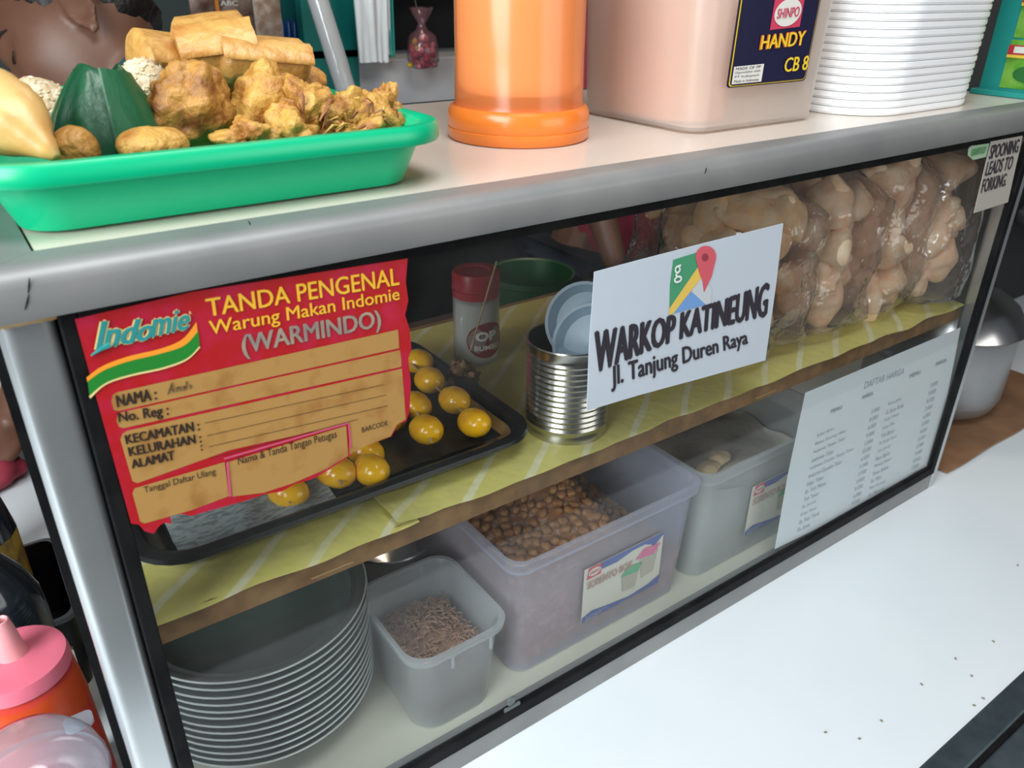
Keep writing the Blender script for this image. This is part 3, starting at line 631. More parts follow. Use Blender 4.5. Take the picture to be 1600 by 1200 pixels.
for bi, (bx, by, rx, ry, hh, kc, lab, gname) in enumerate(bags):
    def bf(u, v, bx=bx, by=by, rx=rx, ry=ry, hh=hh, bi=bi):
        a = 2*pi*u; z = ZS+.001+hh*v; k = (min(1, v/.08)**.5)*(1 if v < .8 else 1-.75*(v-.8)/.2)
        wv = 1+.16*noise.noise(Vector((cos(a)*1.7, sin(a)*1.7+bi*4, v*4)))
        sq = (abs(cos(a))**4+abs(sin(a))**4)**-.25
        return (bx+rx*sq*cos(a)*k*wv, max(.008, by+ry*sq*sin(a)*k*wv), z)
    bm_ = MB().loft([[bf(j/40, i/24) for j in range(40)] for i in range(25)], True, False)
    tag(obj('cracker_bag', bm_, FILM, angle=70), 'clear plastic ' + lab, 'bag', 'bags of crackers on the shelf')
    n = 0; tr_n = 0; pts = []
    while n < (16 if bi < 3 else 12) and tr_n < 900:
        tr_n += 1; a = random.random()*2*pi; q = random.random()**.5*.80; v = random.uniform(.10, .84)
        p = Vector((bx+rx*.72*q*cos(a), by+ry*.66*q*sin(a), ZS+hh*v))
        if any((p-x).length < (.022 if bi == 3 else .030) for x in pts): continue
        pts.append(p); n += 1; s = (n+bi) % 4; idx = s*2+kc; rot = (random.uniform(0, pi), random.uniform(0, pi), random.uniform(0, pi))
        lb_ = 'puffed %s prawn cracker inside the %s' % ('orange-beige' if kc == 0 else 'pinkish', gname)
        if kp[idx] is None:
            kp[idx] = obj('prawn_cracker', kr_mesh[s], KRUP[kc], local=True, loc=p, angle=80); kp[idx].rotation_euler = rot; tag(kp[idx], lb_, 'cracker', 'crackers in the ' + gname)
        else: dup(kp[idx], p, lb_, 'crackers in the ' + gname, rot)

# ---------------------------------------------------------------- green tray with fried snacks
GREEN = mat('green_plastic', (.0, .44, .20), .32, 0, .5, sss=.0)
gx0, gx1, gy0, gy1 = -.021, .226, .019, .312
gcx, gcy = (gx0+gx1)/2, (gy0+gy1)/2
t = thing('snack_tray', 'bright green plastic tray of fried snacks on top of the cabinet', 'tray', (gcx, gcy, ZT+.0005))
def gt(e, z): return rr(0, 0, gx1-gx0+2*e, gy1-gy0+2*e, .036+.7*e, z, 8)
obj('body', MB().loft([gt(-.024, 0), gt(-.020, .0012), gt(-.0095, .027), gt(-.0095, .030), gt(-.0115, .030), gt(-.0120, .026), gt(-.022, .004), gt(-.026, .0028)], True, True), GREEN, t, local=True)
obj('rim', MB().loft([gt(-.0092, .026), gt(-.0005, .0255), gt(.0002, .0270), gt(0, .0335), gt(-.0015, .0358), gt(-.005, .0362), gt(-.0105, .0335), gt(-.0125, .029)], False, False), GREEN, t, local=True)
ZG = ZT+.004
FRY = mat('fried_batter', (.50, .25, .055), .42, var=(75, (.17, .05, .010), .42, .68), bump=(260, .7), sss=.0)
FRY2 = mat('pale_fried_batter', (.60, .34, .075), .42, var=(80, (.34, .125, .02), .45, .68), bump=(280, .7))
WRAP = mat('fried_pastry_sheet', (.58, .33, .09), .40, var=(70, (.40, .16, .03), .40, .72), bump=(160, .5))
PAST = mat('smooth_pastry', (.66, .42, .15), .36, var=(40, (.48, .21, .045), .46, .75), bump=(80, .15))
CARB = mat('browned_shreds', (.22, .07, .03), .6, var=(60, (.40, .18, .06)))
def blob(c, dims, amp, scale, seed, rot=(0, 0, 0), n=26, oct_=3):
    m = MB().sphere((0, 0, 0), *dims, n); m.noise(amp, scale, seed, 0, oct_)
    return m.xf(Matrix.Translation(c) @ Euler([R_(a) for a in rot]).to_matrix().to_4x4())
# curry puff with pointed tip
cpt = at(4, 205, 1, .064); tip = at(87, 245, 1, .032)
ax = (tip-cpt)
pth = []; rad = []
for k in range(15):
    s = k/14; pth.append(cpt-ax*.9+ax*1.9*s + Vector((0, 0, .008*sin(pi*s)))); rad.append([.004, .010, .014, .0165, .0180, .0188, .0190, .0188, .0180, .0164, .0140, .0110, .0078, .0050, .0022][k])
m = MB().tube(pth, rad, 28); m.noise(.0025, 60, 3, 0, 2)
tag(obj('curry_puff', m, PAST, angle=80), 'smooth golden pastry with a pointed tip at the left front of the green tray', 'pastry')
# banana-leaf parcel
base = at(158, 240, 1, .085); top = at(150, 100, 1, .095); hL = top.z-.462
def leaf(u, v):
    a = 2*pi*u; z = .459+hL*v
    k = (1-.62*(max(0, v-.40)/.60)**1.5) * (1 if v > .12 else .85+.15*v/.12)
    r = .0295*k*(1+.04*cos(a*9)+.03*noise.noise(Vector((cos(a)*2, sin(a)*2, v*3))))
    return (.053+.002*v+1.0*r*cos(a), .098+.006*v+.85*r*sin(a), z+.0022*cos(a*3)*v*v)
LEAF = mat('banana_leaf', (.008, .065, .028), .38, var=(10, (.014, .115, .045)), bump=(30, .3), stretch=(6, 6, .6))
t = thing('leaf_parcel', 'dark green banana leaf parcel standing in the green tray', 'parcel', (.052, .098, .459))
obj('wrap', MB().loft([[leaf(j/72, i/20) for j in range(72)] for i in range(21)], True, True), LEAF, t, angle=60)
def flap(u, v):
    a = R_(-95+105*u); r = .0335-.018*v; return (.052+r*cos(a)+.002, .098+r*.9*sin(a), .463+(hL-.002)*(v**.9)*(1-.10*u))
obj('leaf_flap', MB().sheet(flap, 20, 14, (.0008, -.0006, .0004)), LEAF, t, angle=60)
# sesame balls
SES = mat('sesame_crust', (.60, .46, .28), .6, var=(220, (.78, .68, .48), .45, .6), bump=(260, .9, .002))
for uv, y, lab in (((62, 177), .15, 'sesame coated ball between the pointed pastry and the leaf parcel'), ((227, 131), .155, 'sesame coated ball just behind the leaf parcel tip, right of it')):
    p = at(*uv, 1, y); m = MB().sphere(p, .019 if uv[0] < 100 else .0145, None, None, 24); s0 = len(m.v)
    for k in range(240):
        d = Vector((random.gauss(0, 1), random.gauss(0, 1), random.gauss(0, 1))).normalized(); rr0 = .019 if uv[0] < 100 else .0145
        m.sphere(p+d*rr0, .0016, .0011, .0009, 4, 0, d.to_track_quat('Z', 'Y').to_matrix())
    tag(obj('sesame_ball', m, SES), lab, 'sesame ball', 'sesame balls in the green tray')
# spring rolls
def roll(c, L_, r, yaw, pitch, seed, flat=.72):
    m = MB(); rings = []
    for i in range(21):
        s = i/20; k = min(1, .55+6*s, .55+6*(1-s)); rings.append([Vector(((s-.5)*L_, r*k*(abs(cos(2*pi*j/36))**.7)*math.copysign(1, cos(2*pi*j/36)), flat*r*k*(abs(sin(2*pi*j/36))**.7)*math.copysign(1, sin(2*pi*j/36)))) for j in range(36)])
    m.loft(rings, True, True)
    for i, v in enumerate(m.v): m.v[i] = v*(1+.06*noise.noise(v*45+Vector((seed*5, 0, 0))))
    m.sheet(lambda u, v: Vector(((u-.5)*L_*.96, -r*.3-r*.82*v, flat*r*(1.04-.55*v*v)))*(1+.03*noise.noise(Vector((u*4, v*3, seed)))), 14, 8, (0, 0, .0016))
    return m.xf(Matrix.Translation(c) @ Euler((R_(18), R_(pitch), R_(yaw))).to_matrix().to_4x4())
for c, L_, r, yaw, pit, lab in ((at(338, 78, 1, .165), .047, .0255, -12, -6, 'pale fried spring roll lying topmost on the snack pile'), (at(266, 96, 1, .175), .044, .021, 12, 8, 'pale fried spring roll at the left of the topmost roll'),
                            (at(412, 92, 1, .145), .056, .0165, -8, 6, 'folded fried spring roll with an open end at the right of the topmost roll'), (at(275, 140, 1, .180), .06, .02, 10, 0, 'fried spring roll tucked under the topmost one'), (at(395, 160, 1, .19), .07, .022, 0, 0, 'fried spring roll at the bottom of the pile behind the fritters')):
    tag(obj('spring_roll', roll(c, L_, r, yaw, pit, L_*100+yaw), WRAP, angle=60), lab, 'spring roll', 'spring rolls in the green tray')
# fritters
fr_ = [('tofu_fritter', (295, 170), .100, (.026, .017, .025), .008, 55, 5, (10, 8, 12), FRY, 'large brown battered fritter in the middle front of the tray'),
       ('tofu_fritter', (412, 168), .098, (.017, .016, .025), .008, 58, 9, (0, 20, 5), FRY2, 'golden battered fritter standing between the brown one and the shredded one'),
       ('potato_fritter', (240, 226), .058, (.0165, .012, .0095), .002, 40, 2, (0, 0, 0), FRY2, 'small rounded fritter low behind the tray rim, right of the leaf parcel'),
       ('potato_fritter', (118, 232), .056, (.0115, .010, .0105), .002, 40, 7, (0, 0, 0), FRY, 'small rounded fritter beside the tip of the pointed pastry'),
       ('tofu_fritter', (455, 145), .16, (.024, .02, .02), .008, 55, 12, (0, 0, 0), FRY, 'dark fried fritter behind the golden one')]
for nm, uv, y, dims, amp, sca, sd, rot, mt, lab in fr_:
    tag(obj(nm, blob(at(*uv, 1, y), dims, amp, sca, sd, rot, 34, 4), mt, angle=80), lab, 'fritter', 'fritters in the green tray')
# shredded vegetable fritter
t = thing('vegetable_fritter', 'shredded vegetable fritter with browned strands at the right front of the tray', 'fritter', (.17, .085, ZG), group='fritters in the green tray')
vg = MB()
for uv, y, dims, sd in (((468, 168), .085, (.017, .016, .015), 1), ((520, 180), .09, (.020, .018, .013), 2), ((560, 178), .09, (.018, .018, .013), 3), ((604, 168), .095, (.010, .012, .014), 4), ((450, 205), .075, (.016, .012, .009), 5), ((540, 205), .08, (.032, .016, .010), 6), ((385, 214), .07, (.016, .01, .007), 8), ((590, 190), .08, (.015, .012, .011), 9)):
    s0 = len(vg.v); q = MB().sphere((0, 0, 0), *dims, 36); q.noise(.0085, 85, sd, 0, 5); q.xf(Matrix.Translation(at(*uv, 1, y))); vg.add(q.v, q.f)
obj('batter', vg, FRY2, t, angle=80)
for c_, mt, n_ in (('strand', CARB, 26), ('strand', mat('pale_strand', (.56, .33, .08), .5), 14)):
    st = MB()
    for k in range(n_):
        p = at(random.uniform(445, 618), random.uniform(160, 212), 1, random.uniform(.064, .074))
        if p.z < ZG+.004: continue
        d = Vector((random.gauss(0, 1), random.gauss(0, .35), random.gauss(0, .6))).normalized()*random.uniform(.003, .008); b_ = Vector((0, -.002, .003))
        st.tube([p-d, p+b_, p+d], [.0006, random.uniform(.0009, .0018), .0005], 6, 0, .6)
    obj(c_, st, mt, t, kind='stuff')

# ---------------------------------------------------------------- on top of the cabinet: jar, box, stacked containers
ORJ = frost('orange_plastic', (.97, .40, .13), .34, .6, .2, 1.0)
OX, OY = .3515, .1365
t = thing('orange_jar', 'translucent orange plastic jar standing upside down on its lid on the cabinet top', 'jar', (OX, OY, ZT))
obj('lid', MB().lathe([(.0005, .0004), (.0535, .0004), (.0548, .002), (.0548, .0085), (.0540, .009), (.0545, .0098), (.0543, .0200), (.0525, .0235), (.050, .0245), (.0005, .0245)], n=72), mat('orange_lid_plastic', (.80, .20, .025), .28, sss=.1, coat=.2), t, local=True)
obj('body', MB().lathe([(.050, .0245), (.0492, .028), (.0485, .06), (.0478, .24), (.046, .25), (.0005, .252)], n=72), ORJ, t, local=True)
obj('contents', MB().lathe([(.0005, .034), (.042, .034), (.0465, .04), (.0455, .23), (.0005, .23)], n=48), mat('cream_powder', (.95, .80, .58), .9), t, local=True)
HB = frost('milky_plastic', (.88, .82, .77), .48, .55, .3, .8)
bx0, bx1, by0, by1 = .460, .634, .060, .205
t = thing('food_box', 'milky plastic storage box with a dark blue label on the cabinet top', 'storage box', ((bx0+bx1)/2, (by0+by1)/2, ZT))
def fb(z, e): return rr(0, 0, bx1-bx0-.018+.09*z+2*e, by1-by0-.004+.03*z+2*e, .016, z)
obj('body', MB().loft([fb(.0005, -.004), fb(.003, 0), fb(.19, 0), fb(.19, -.0018), fb(.005, -.0018), fb(.004, -.005)], True, True), HB, t, local=True)
obj('contents', MB().loft([rr(-.036, .005, .070, .115, .033, z) for z in (.006, .10)]+[rr(-.036, .005, .06, .10, .028, .112)]), mat('orange_show_through', (.92, .40, .18), .6), t, local=True)  # orange block added to imitate the orange jar glowing through the box
tag_lb = MB(); q = [at(*p, 1, .0555) for p in ((1157, -12), (1288, -28), (1258, 126), (1135, 138))]
off = lambda k: [v+Vector((0, -.0004*k, 0)) for v in q]
def QP(u, v, k=0): return quad_pt(off(k), u, v)
def rrect(u0, u1, v0, v1, k, r=.04):
    pts = []
    for su, sv, a in ((u1-r, v1-r, 0), (u0+r, v1-r, 90), (u0+r, v0+r, 180), (u1-r, v0+r, 270)):
        for j in range(5): tt = R_(a+90*j/4); pts.append(QP(su+r*cos(tt), sv+r*sin(tt), k))
    return pts
tag_lb.poly(rrect(0, 1, 0, 1, 0), (0, .0004, 0), 0); tag_lb.poly(rrect(.015, .985, .012, .988, 1), None, 3); tag_lb.poly(rrect(.025, .975, .022, .978, 2), None, 0)
tag_lb.poly([QP(.40, .58, 3), QP(.77, .58, 3), QP(.77, .90, 3), QP(.40, .90, 3)], None, 1)
tag_lb.poly([QP(.585+.165*cos(a), .74+.14*sin(a), 4) for a in [2*pi*k/28 for k in range(28)]], None, 2)
text_on(tag_lb, 'SHINPO', [QP(.45, .79, 5), QP(.72, .79, 5), QP(.72, .69, 5), QP(.45, .69, 5)], 1, bold=.01)
text_on(tag_lb, 'HANDY', [QP(.31, .535, 4), QP(.86, .535, 4), QP(.86, .385, 4), QP(.31, .385, 4)], 4, bold=.05); text_on(tag_lb, 'HANDY', [QP(.315, .53, 5), QP(.855, .53, 5), QP(.855, .39, 5), QP(.315, .39, 5)], 3, bold=.02)
text_on(tag_lb, 'CB 8', [QP(.66, .27, 5), QP(.965, .27, 5), QP(.965, .12, 5), QP(.66, .12, 5)], 3, bold=.03)
tag_lb.poly([QP(.04, .04, 3), QP(.40, .04, 3), QP(.40, .23, 3), QP(.04, .23, 3)], None, 2)
for k, s in enumerate(('MADE OF PP', 'Diproduksi oleh', 'PT Indopack', 'Made in Indonesia')): text_on(tag_lb, s, [QP(.06, .22-.045*k, 4), QP(.36, .22-.045*k, 4), QP(.36, .19-.045*k, 4), QP(.06, .19-.045*k, 4)], 5)
obj('product_label', tag_lb, [mat('navy_print', (.008, .008, .04), .3), mat('shin_red', (.62, .04, .10), .4), mat('label_offwhite', (.75, .73, .68), .5), mat('bright_yellow_print', (.85, .60, .03), .4), mat('orange_outline', (.70, .15, .02), .4), INK], t)
# stacked white containers
FOAM = mat('white_plastic_tray', (.88, .89, .90), .3, 0, .5, sss=.0)
sx0, sx1, sy0, sy1 = .662, .872, .036, .20
f0 = None; NST = 30
def fc(z, e): return rr(0, 0, sx1-sx0+2*e, sy1-sy0+2*e, .055, z, 10)
ordn = ['lowest', 'second', 'third', 'fourth', 'fifth', 'sixth', 'seventh', 'eighth', 'ninth', 'tenth', 'eleventh', 'twelfth', 'thirteenth', 'fourteenth', 'fifteenth', 'sixteenth', 'seventeenth', 'eighteenth', 'nineteenth', 'twentieth', 'twenty-first', 'twenty-second', 'twenty-third', 'twenty-fourth', 'twenty-fifth', 'twenty-sixth', 'twenty-seventh', 'twenty-eighth', 'twenty-ninth', 'thirtieth']
for k in range(NST):
    lab = 'white plastic food tray, lowest of the tall stack on the cabinet top' if k == 0 else 'white plastic food tray, %s from the bottom of the tall stack' % ordn[k]
    p = ((sx0+sx1)/2+.0012*noise.noise(Vector((k*.8, 0, 0)))+.0005*k, (sy0+sy1)/2+.001*noise.noise(Vector((k*.8, 4, 0))), ZT+.0003+.0066*k)
    if f0 is None:
        f0 = thing('food_tray', lab, 'container', p, group='stack of white food trays')
        obj('body', MB().loft([fc(0, -.0014), fc(.0003, -.0005), fc(.0045, -.0003), fc(.0045, -.005), fc(.002, -.008), fc(.0015, -.012)], True, True), FOAM, f0, local=True)
        obj('lip', MB().loft([fc(.0016, -.0014), fc(.0014, -.0002), fc(.0020, .0003), fc(.0060, .0002), fc(.0064, -.0012), fc(.0050, -.0030)], False, False), FOAM, f0, local=True)
    else: dup(f0, p, lab)
# teal display board with green sachets
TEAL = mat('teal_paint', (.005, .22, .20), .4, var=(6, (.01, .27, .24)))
t = thing('sachet_board', 'teal board at the right end of the cabinet top holding green sachets', 'rack', (.945, .03, ZT))
obj('board', MB().box(.944, .950, -.012, .080, ZT+.0005, .62), TEAL, t, bevel=.001); obj('board_foot', MB().box(.936, .953, -.012, .085, ZT+.0003, ZT+.006), TEAL, t, bevel=.001)
SG = [mat('green_foil', (.10, .34, .03), .25, .2, var=(50, (.22, .50, .08)), bump=(70, .4)), mat('red_foil', (.45, .03, .04), .3, .2), mat('white_foil', (.70, .72, .66), .3, .2), mat('yellow_foil', (.75, .55, .06), .3, .2), mat('dark_green_foil', (.02, .14, .03), .3, .2)]
def sachet(h, w_):
    m = MB(); m.loft([[(-.0045*sin(pi*min(max((z/h), .0), 1))**.5*sin(pi*a/10)-.0006, (a/10-.5)*w_, z) for a in range(11)]+[(.0005, (.5-a/10)*w_, z) for a in range(11)] for z in [h*k/10 for k in range(11)]], True, True)
    def P(u, v, k=0): return (-.0054-.0004*k, (.5-u)*w_, v*h)
    m.poly([P(.02, .70), P(.98, .70), P(.98, .90), P(.02, .90)], None, 1); m.poly([P(.12, .74, 1), P(.88, .74, 1), P(.88, .87, 1), P(.12, .87, 1)], None, 2); m.poly([P(.02, .64), P(.98, .64), P(.98, .70), P(.02, .70)], None, 3)
    m.poly([P(.5+.3*cos(a), .32+.18*sin(a)) for a in [2*pi*k/14 for k in range(14)]], None, 4)
    return m
s0 = None
for k, (y, z, lab) in enumerate(((.028, .462, 'green seasoning sachet, lowest on the teal board'), (.027, .512, 'green seasoning sachet above the lowest one on the teal board'), (.026, .562, 'green seasoning sachet, highest in view on the teal board'))):
    if s0 is None: s0 = tag(obj('sachet', sachet(.048, .06), SG, local=True, loc=(.9434, y, z)), lab, 'sachet', 'green sachets on the teal board')
    else: dup(s0, (.9434, y, z), lab)

# ---------------------------------------------------------------- left of the cabinet
BX, BY = -.0690, .128
t = thing('chilli_bottle', 'red squeeze bottle of chilli sauce with pink nozzle cap left of the cabinet', 'bottle', (BX, BY, ZC))
obj('body', MB().lathe([(.0005, .0004), (.035, .0004), (.0375, .004), (.0375, .05), (.036, .12), (.0325, .158), (.030, .163), (.0005, .163)], n=56), mat('red_squeeze_plastic', (.62, .05, .03), .3, sss=.2), t, local=True)
obj('sauce_band', MB().lathe([(.0355, .128), (.0360, .1285), (.0334, .156), (.0315, .160)], n=56), mat('orange_sauce', (.58, .065, .010), .3), t, local=True)
cap = obj('cap', MB().lathe([(.0320, .1640), (.0328, .1645), (.0328, .1695), (.0315, .1755), (.025, .1765), (.018, .1755), (.013, .177), (.0005, .178)], n=56), mat('pink_cap_plastic', (.80, .18, .26), .35, sss=.15), t, local=True)
obj('nozzle', MB().lathe([(.010, .176), (.0085, .182), (.0062, .200), (.0048, .207), (.0042, .2074), (.003, .206), (.003, .19)], 0, .004, n=28), mat('pale_pink_plastic', (.82, .36, .38), .35, sss=.15), cap, local=True)
t = thing('soy_bottle', 'dark glass sauce bottle with round shoulder behind the chilli bottle', 'bottle', (-.083, .235, ZC))
obj('body', MB().lathe([(.0005, 0), (.036, 0), (.039, .004), (.0395, .13), (.038, .150), (.031, .170), (.021, .188), (.0155, .21), (.0140, .245), (.0005, .246)], n=48), mat('dark_bottle_glass', (.012, .018, .026), .12, 0, .8, coat=.6), t, local=True)
obj('neck_label', MB().lathe([(.0200, .192), (.0168, .208), (.0152, .226), (.0148, .236)], n=40), mat('torn_label', (.50, .38, .16), .7, var=(60, (.14, .09, .05), .45, .6)), t, local=True)
obj('cap', MB().lathe([(.0165, .236), (.0168, .262), (.0155, .2645), (.0005, .265)], n=32), mat('black_cap_plastic', (.03, .03, .035), .4), t, local=True)
t = thing('sauce_bottle', 'second dark sauce bottle with yellow label behind the round-shouldered one', 'bottle', (-.0855, .36, ZC))
obj('body', MB().lathe([(.0005, 0), (.03, 0), (.034, .004), (.034, .14), (.03, .165), (.018, .19), (.016, .215), (.0005, .216)], n=40), MATS['dark_bottle_glass'], t, local=True)
obj('product_label', MB().lathe([(.0343, .06), (.0344, .061), (.0344, .135), (.0343, .136)], n=40), mat('mustard_label', (.42, .26, .03), .6, var=(60, (.10, .06, .02))), t, local=True)
obj('cap', MB().lathe([(.019, .208), (.0192, .232), (.017, .235), (.0005, .236)], n=32), MATS['black_cap_plastic'], t, local=True)
t = thing('water_bottle', 'slim pale blue clear bottle standing far back on the bright counter at left', 'bottle', (-.098, .50, ZC))
obj('body', MB().lathe([(.0005, 0), (.024, 0), (.026, .004), (.026, .10), (.02, .125), (.012, .14), (.012, .165), (.0005, .166)], n=32), frost('blue_clear_plastic', (.35, .55, .68), .4, .4, .1, 1), t, local=True)
m = MB().sheet(lambda u, v: (-.062+.026*u, .172+.010*sin(3*u)+.012*v, ZC+.004+.118*v-.012*abs(u-.5)*v), 12, 12, (0, .004, 0))
SQ = mat('noodle_sachet_print', (.55, .50, .42), .35, var=(45, (.52, .36, .03), .40, .52), bump=(50, .5))
t = thing('spice_sachet', 'crumpled colourful spice sachet standing behind the chilli bottle', 'sachet', (-.045, .178, ZC))
obj('foil', m, SQ, t, angle=80)
obj('printed_band', MB().sheet(lambda u, v: (-.0615+.025*u, .1712+.010*sin(3*u)+.012*(.72+.1*v), ZC+.004+.118*(.72+.1*v)-.012*abs(u-.5)*.8), 12, 3, (0, -.0004, 0)), mat('maroon_foil', (.30, .03, .03), .35), t)
t = thing('black_caddy', 'black plastic caddy between the sauce bottles and the cabinet', 'caddy', (-.052, .33, ZC))
obj('body', MB().loft([rr(0, 0, .046, .12, .012, .0005), rr(0, 0, .050, .13, .012, .085), rr(0, 0, .046, .126, .012, .085), rr(0, 0, .042, .116, .012, .004)], True, True), mat('black_gloss_plastic', (.010, .010, .012), .35), t, local=True)
obj('rim', MB().loft([rr(0, 0, .050, .130, .012, .082), rr(0, 0, .053, .133, .012, .083), rr(0, 0, .053, .133, .012, .088), rr(0, 0, .046, .126, .012, .088)], False, False), mat('grey_rim_plastic', (.25, .28, .30), .3), t, local=True)
t = thing('clear_cup', 'clear plastic cup with domed lid and tab at the bottom left corner', 'cup', (-.0735, .034, ZC+.0))
CUP = frost('clear_cup_plastic', (.62, .68, .78), .72, .4, .12, 1.4, bump=(30, .5))
obj('body', MB().lathe([(.0005, 0), (.026, 0), (.028, .003), (.038, .148), (.040, .150), (.0405, .154)], n=48), CUP, t, local=True)
ld = obj('dome_lid', MB().lathe([(.041, .150), (.042, .154), (.041, .158), (.038, .170), (.030, .182), (.018, .190), (.0005, .193)], n=48), CUP, t, local=True)
obj('tab', MB().loft([[(x+.030, y+.034, z) for x, y, z in rr(0, 0, .017, .013, .004, zz)] for zz in (.1545, .157)]), frost('tab_plastic', (.66, .72, .78), .45, .4, .2, 1), ld, local=True)

# ---------------------------------------------------------------- right of the cabinet: pot on cardboard
tag(obj('cardboard', MB().sheet(lambda u, v: (.972+.40*u, .002+.22*v+.006*noise.noise(Vector((u*3, 0, 1))), ZC+.0006+.0045*max(0, 1-abs(v-.02)*9)*(.4+.6*sin(u*7)**2)), 24, 12, (0, 0, .003)), mat('brown_cardboard', (.26, .14, .07), .85, var=(16, (.20, .10, .05)), bump=(60, .3)), angle=60), 'flat piece of brown cardboard under the cooking pot right of the cabinet', 'cardboard')
PXc, PYc = 1.145, .135
t = thing('cooking_pot', 'dull aluminium cooking pot with lid on cardboard right of the cabinet', 'pot', (PXc, PYc, ZC+.008))
PAL = mat('worn_aluminium', (.42, .43, .44), .38, .75, var=(12, (.34, .35, .36)), bump=(120, .08))
obj('body', MB().lathe([(.0005, 0), (.075, 0), (.093, .012), (.099, .03), (.100, .130), (.104, .133), (.104, .136), (.098, .136), (.097, .03), (.0005, .004)], n=64), PAL, t, local=True)
lid = obj('lid', MB().lathe([(.106, .134), (.108, .1365), (.105, .142), (.09, .165), (.06, .186), (.02, .197), (.0005, .198)], n=64), STEEL, t, local=True)
obj('lid_knob', MB().lathe([(.006, .197), (.006, .208), (.016, .212), (.016, .222), (.010, .227), (.0005, .228)], n=28), mat('black_knob', (.02, .02, .02), .4), lid, local=True)
for s in (-1, 1): obj('handle', MB().tube([(s*.098, -.02, .095), (s*.12, -.022, .097), (s*.125, 0, .098), (s*.12, .022, .097), (s*.098, .02, .095)], .004, 8), PAL, t, local=True)
t = thing('gas_stove', 'dark stove standing beyond the cooking pot in the shade', 'stove', (1.55, .32, ZC))
obj('body', MB().box(1.3, 1.85, .27, .41, ZC+.0006, .30), mat('black_stove_metal', (.015, .016, .017), .45, .3), t, bevel=.006)
for x in (1.40, 1.52, 1.64): obj('knob', MB().lathe([(.0005, 0), (.02, 0), (.02, .012), (.016, .02), (.0005, .021)], n=24).xf(Matrix.Translation((x, .27, .17)) @ Matrix.Rotation(R_(90), 4, 'X')), mat('grey_knob', (.05, .05, .05), .3), t)

# crumbs on the counter
CR = mat('crumb_brown', (.26, .22, .16), .8)
cm = MB().sphere((0, 0, .0006), .0016, .0011, .0008, 6).noise(.0005, 900, 1); c0 = None
clab = ['brown crumb near the cabinet rail on the white counter', 'dark crumb at the far right edge of the white counter', 'grey crumb left of the cluster on the counter', 'pair crumb close to the metal counter edge', 'larger brown crumb touching the metal counter edge', 'faint crumb low on the counter near the bottom', 'faint crumb beside the low one on the counter', 'small crumb above the cluster on the counter', 'tiny crumb in the middle of the cluster', 'crumb below the small one above the cluster', 'crumb well left of the metal edge, lower down']
for (u, v), lab in zip(((907, 1083), (1590, 884), (1440, 1070), (1522, 1103), (1536, 1092), (1343, 1155), (1377, 1127), (1552, 1003), (1518, 1057), (1493, 1030), (1290, 1145)), clab):
    p = at(u, v, 2, ZC); rot = (0, 0, random.random()*3)
    if c0 is None: c0 = obj('crumb', cm, CR, local=True, loc=p); c0.rotation_euler = rot; tag(c0, lab, 'crumb', 'crumbs on the counter')
    else: dup(c0, p, lab, rot=rot)

# ---------------------------------------------------------------- background beyond the cabinet
YW = 1.38
t = thing('teal_cupboard', 'teal painted cupboard side beyond the snack tray', 'cupboard', (.55, 1.06, ZF))
a, b_ = at(436, 60, 1, YW), at(557, 60, 1, YW)
obj('side_panel', MB().box(at(478, 90, 1, YW).x, b_.x, YW, YW+.03, ZF, 1.2), TEAL, t); obj('back_panel', MB().box(a.x-.03, b_.x, YW+.10, YW+.12, ZF, 1.2), mat('shaded_teal', (.004, .12, .12), .5), t)  # back panel in darker teal: the recess shade is put into the colour
obj('shelf', MB().box(a.x-.03, b_.x, YW, YW+.1, at(450, 78, 1, YW).z-.02, at(450, 78, 1, YW).z-.005), TEAL, t)
for k in range(4):
    x = at(443+9*k, 60, 1, YW+.05).x; zz = at(450, 78, 1, YW).z-.004
    tag(obj('blue_pen', MB().tube([(x, YW+.05, zz), (x+.002, YW+.052, zz+.05), (x+.004, YW+.055, zz+.062)], [.005, .005, .002], 10), mat('blue_pen_plastic', (.01, .06, .30), .3)), 'blue pen standing on the teal shelf, %s from the left' % ('first', 'second', 'third', 'fourth')[k], 'pen', 'blue pens on the teal shelf')
# white lower cupboard and dark shelf above
zc_ = at(640, 92, 1, YW).z
t = thing('white_cupboard', 'pale grey white cupboard front beyond the cabinet top', 'cupboard', (1.2, 1.2, ZF))
obj('front_panel', MB().box(b_.x+.002, 2.1, YW+.002, YW+.3, .06, zc_), mat('pale_grey_board', (.72, .74, .76), .5, var=(3, (.68, .70, .73))), t, bevel=.002)
obj('plinth', MB().box(b_.x+.002, 2.1, YW+.02, YW+.3, ZF, .0595), DARK, t)
t = thing('dark_shelf', 'dark open shelf above the pale cupboard front', 'shelf', (1.2, 1.2, zc_))
obj('back_panel', MB().box(b_.x+.05, 2.1, YW+.22, YW+.24, zc_+.001, 1.2), DARK, t); obj('side_panel', MB().box(2.05, 2.1, YW, YW+.22, zc_+.001, 1.2), DARK, t); obj('side_panel', MB().box(b_.x+.05, b_.x+.07, YW+.05, YW+.22, zc_+.001, 1.2), DARK, t)
obj('shelf', MB().box(b_.x+.07, 2.05, YW+.03, YW+.22, .565, .58), mat('dark_wood', (.03, .018, .012), .5), t)
rp0 = None
for k in range(4):
    x = b_.x+.12+.055*k; p = (x, YW+.12, .581)
    lab = 'dark red packet on the dark shelf, %s from the left' % ('first', 'second', 'third', 'fourth')[k]
    if rp0 is None: rp0 = tag(obj('red_packet', MB().box(-.024, .024, -.012, .012, 0, .06), mat('dark_red_foil', (.28, .02, .02), .35), local=True, loc=p, bevel=.004), lab, 'packet', 'red packets on the dark shelf')
    else: dup(rp0, p, lab)
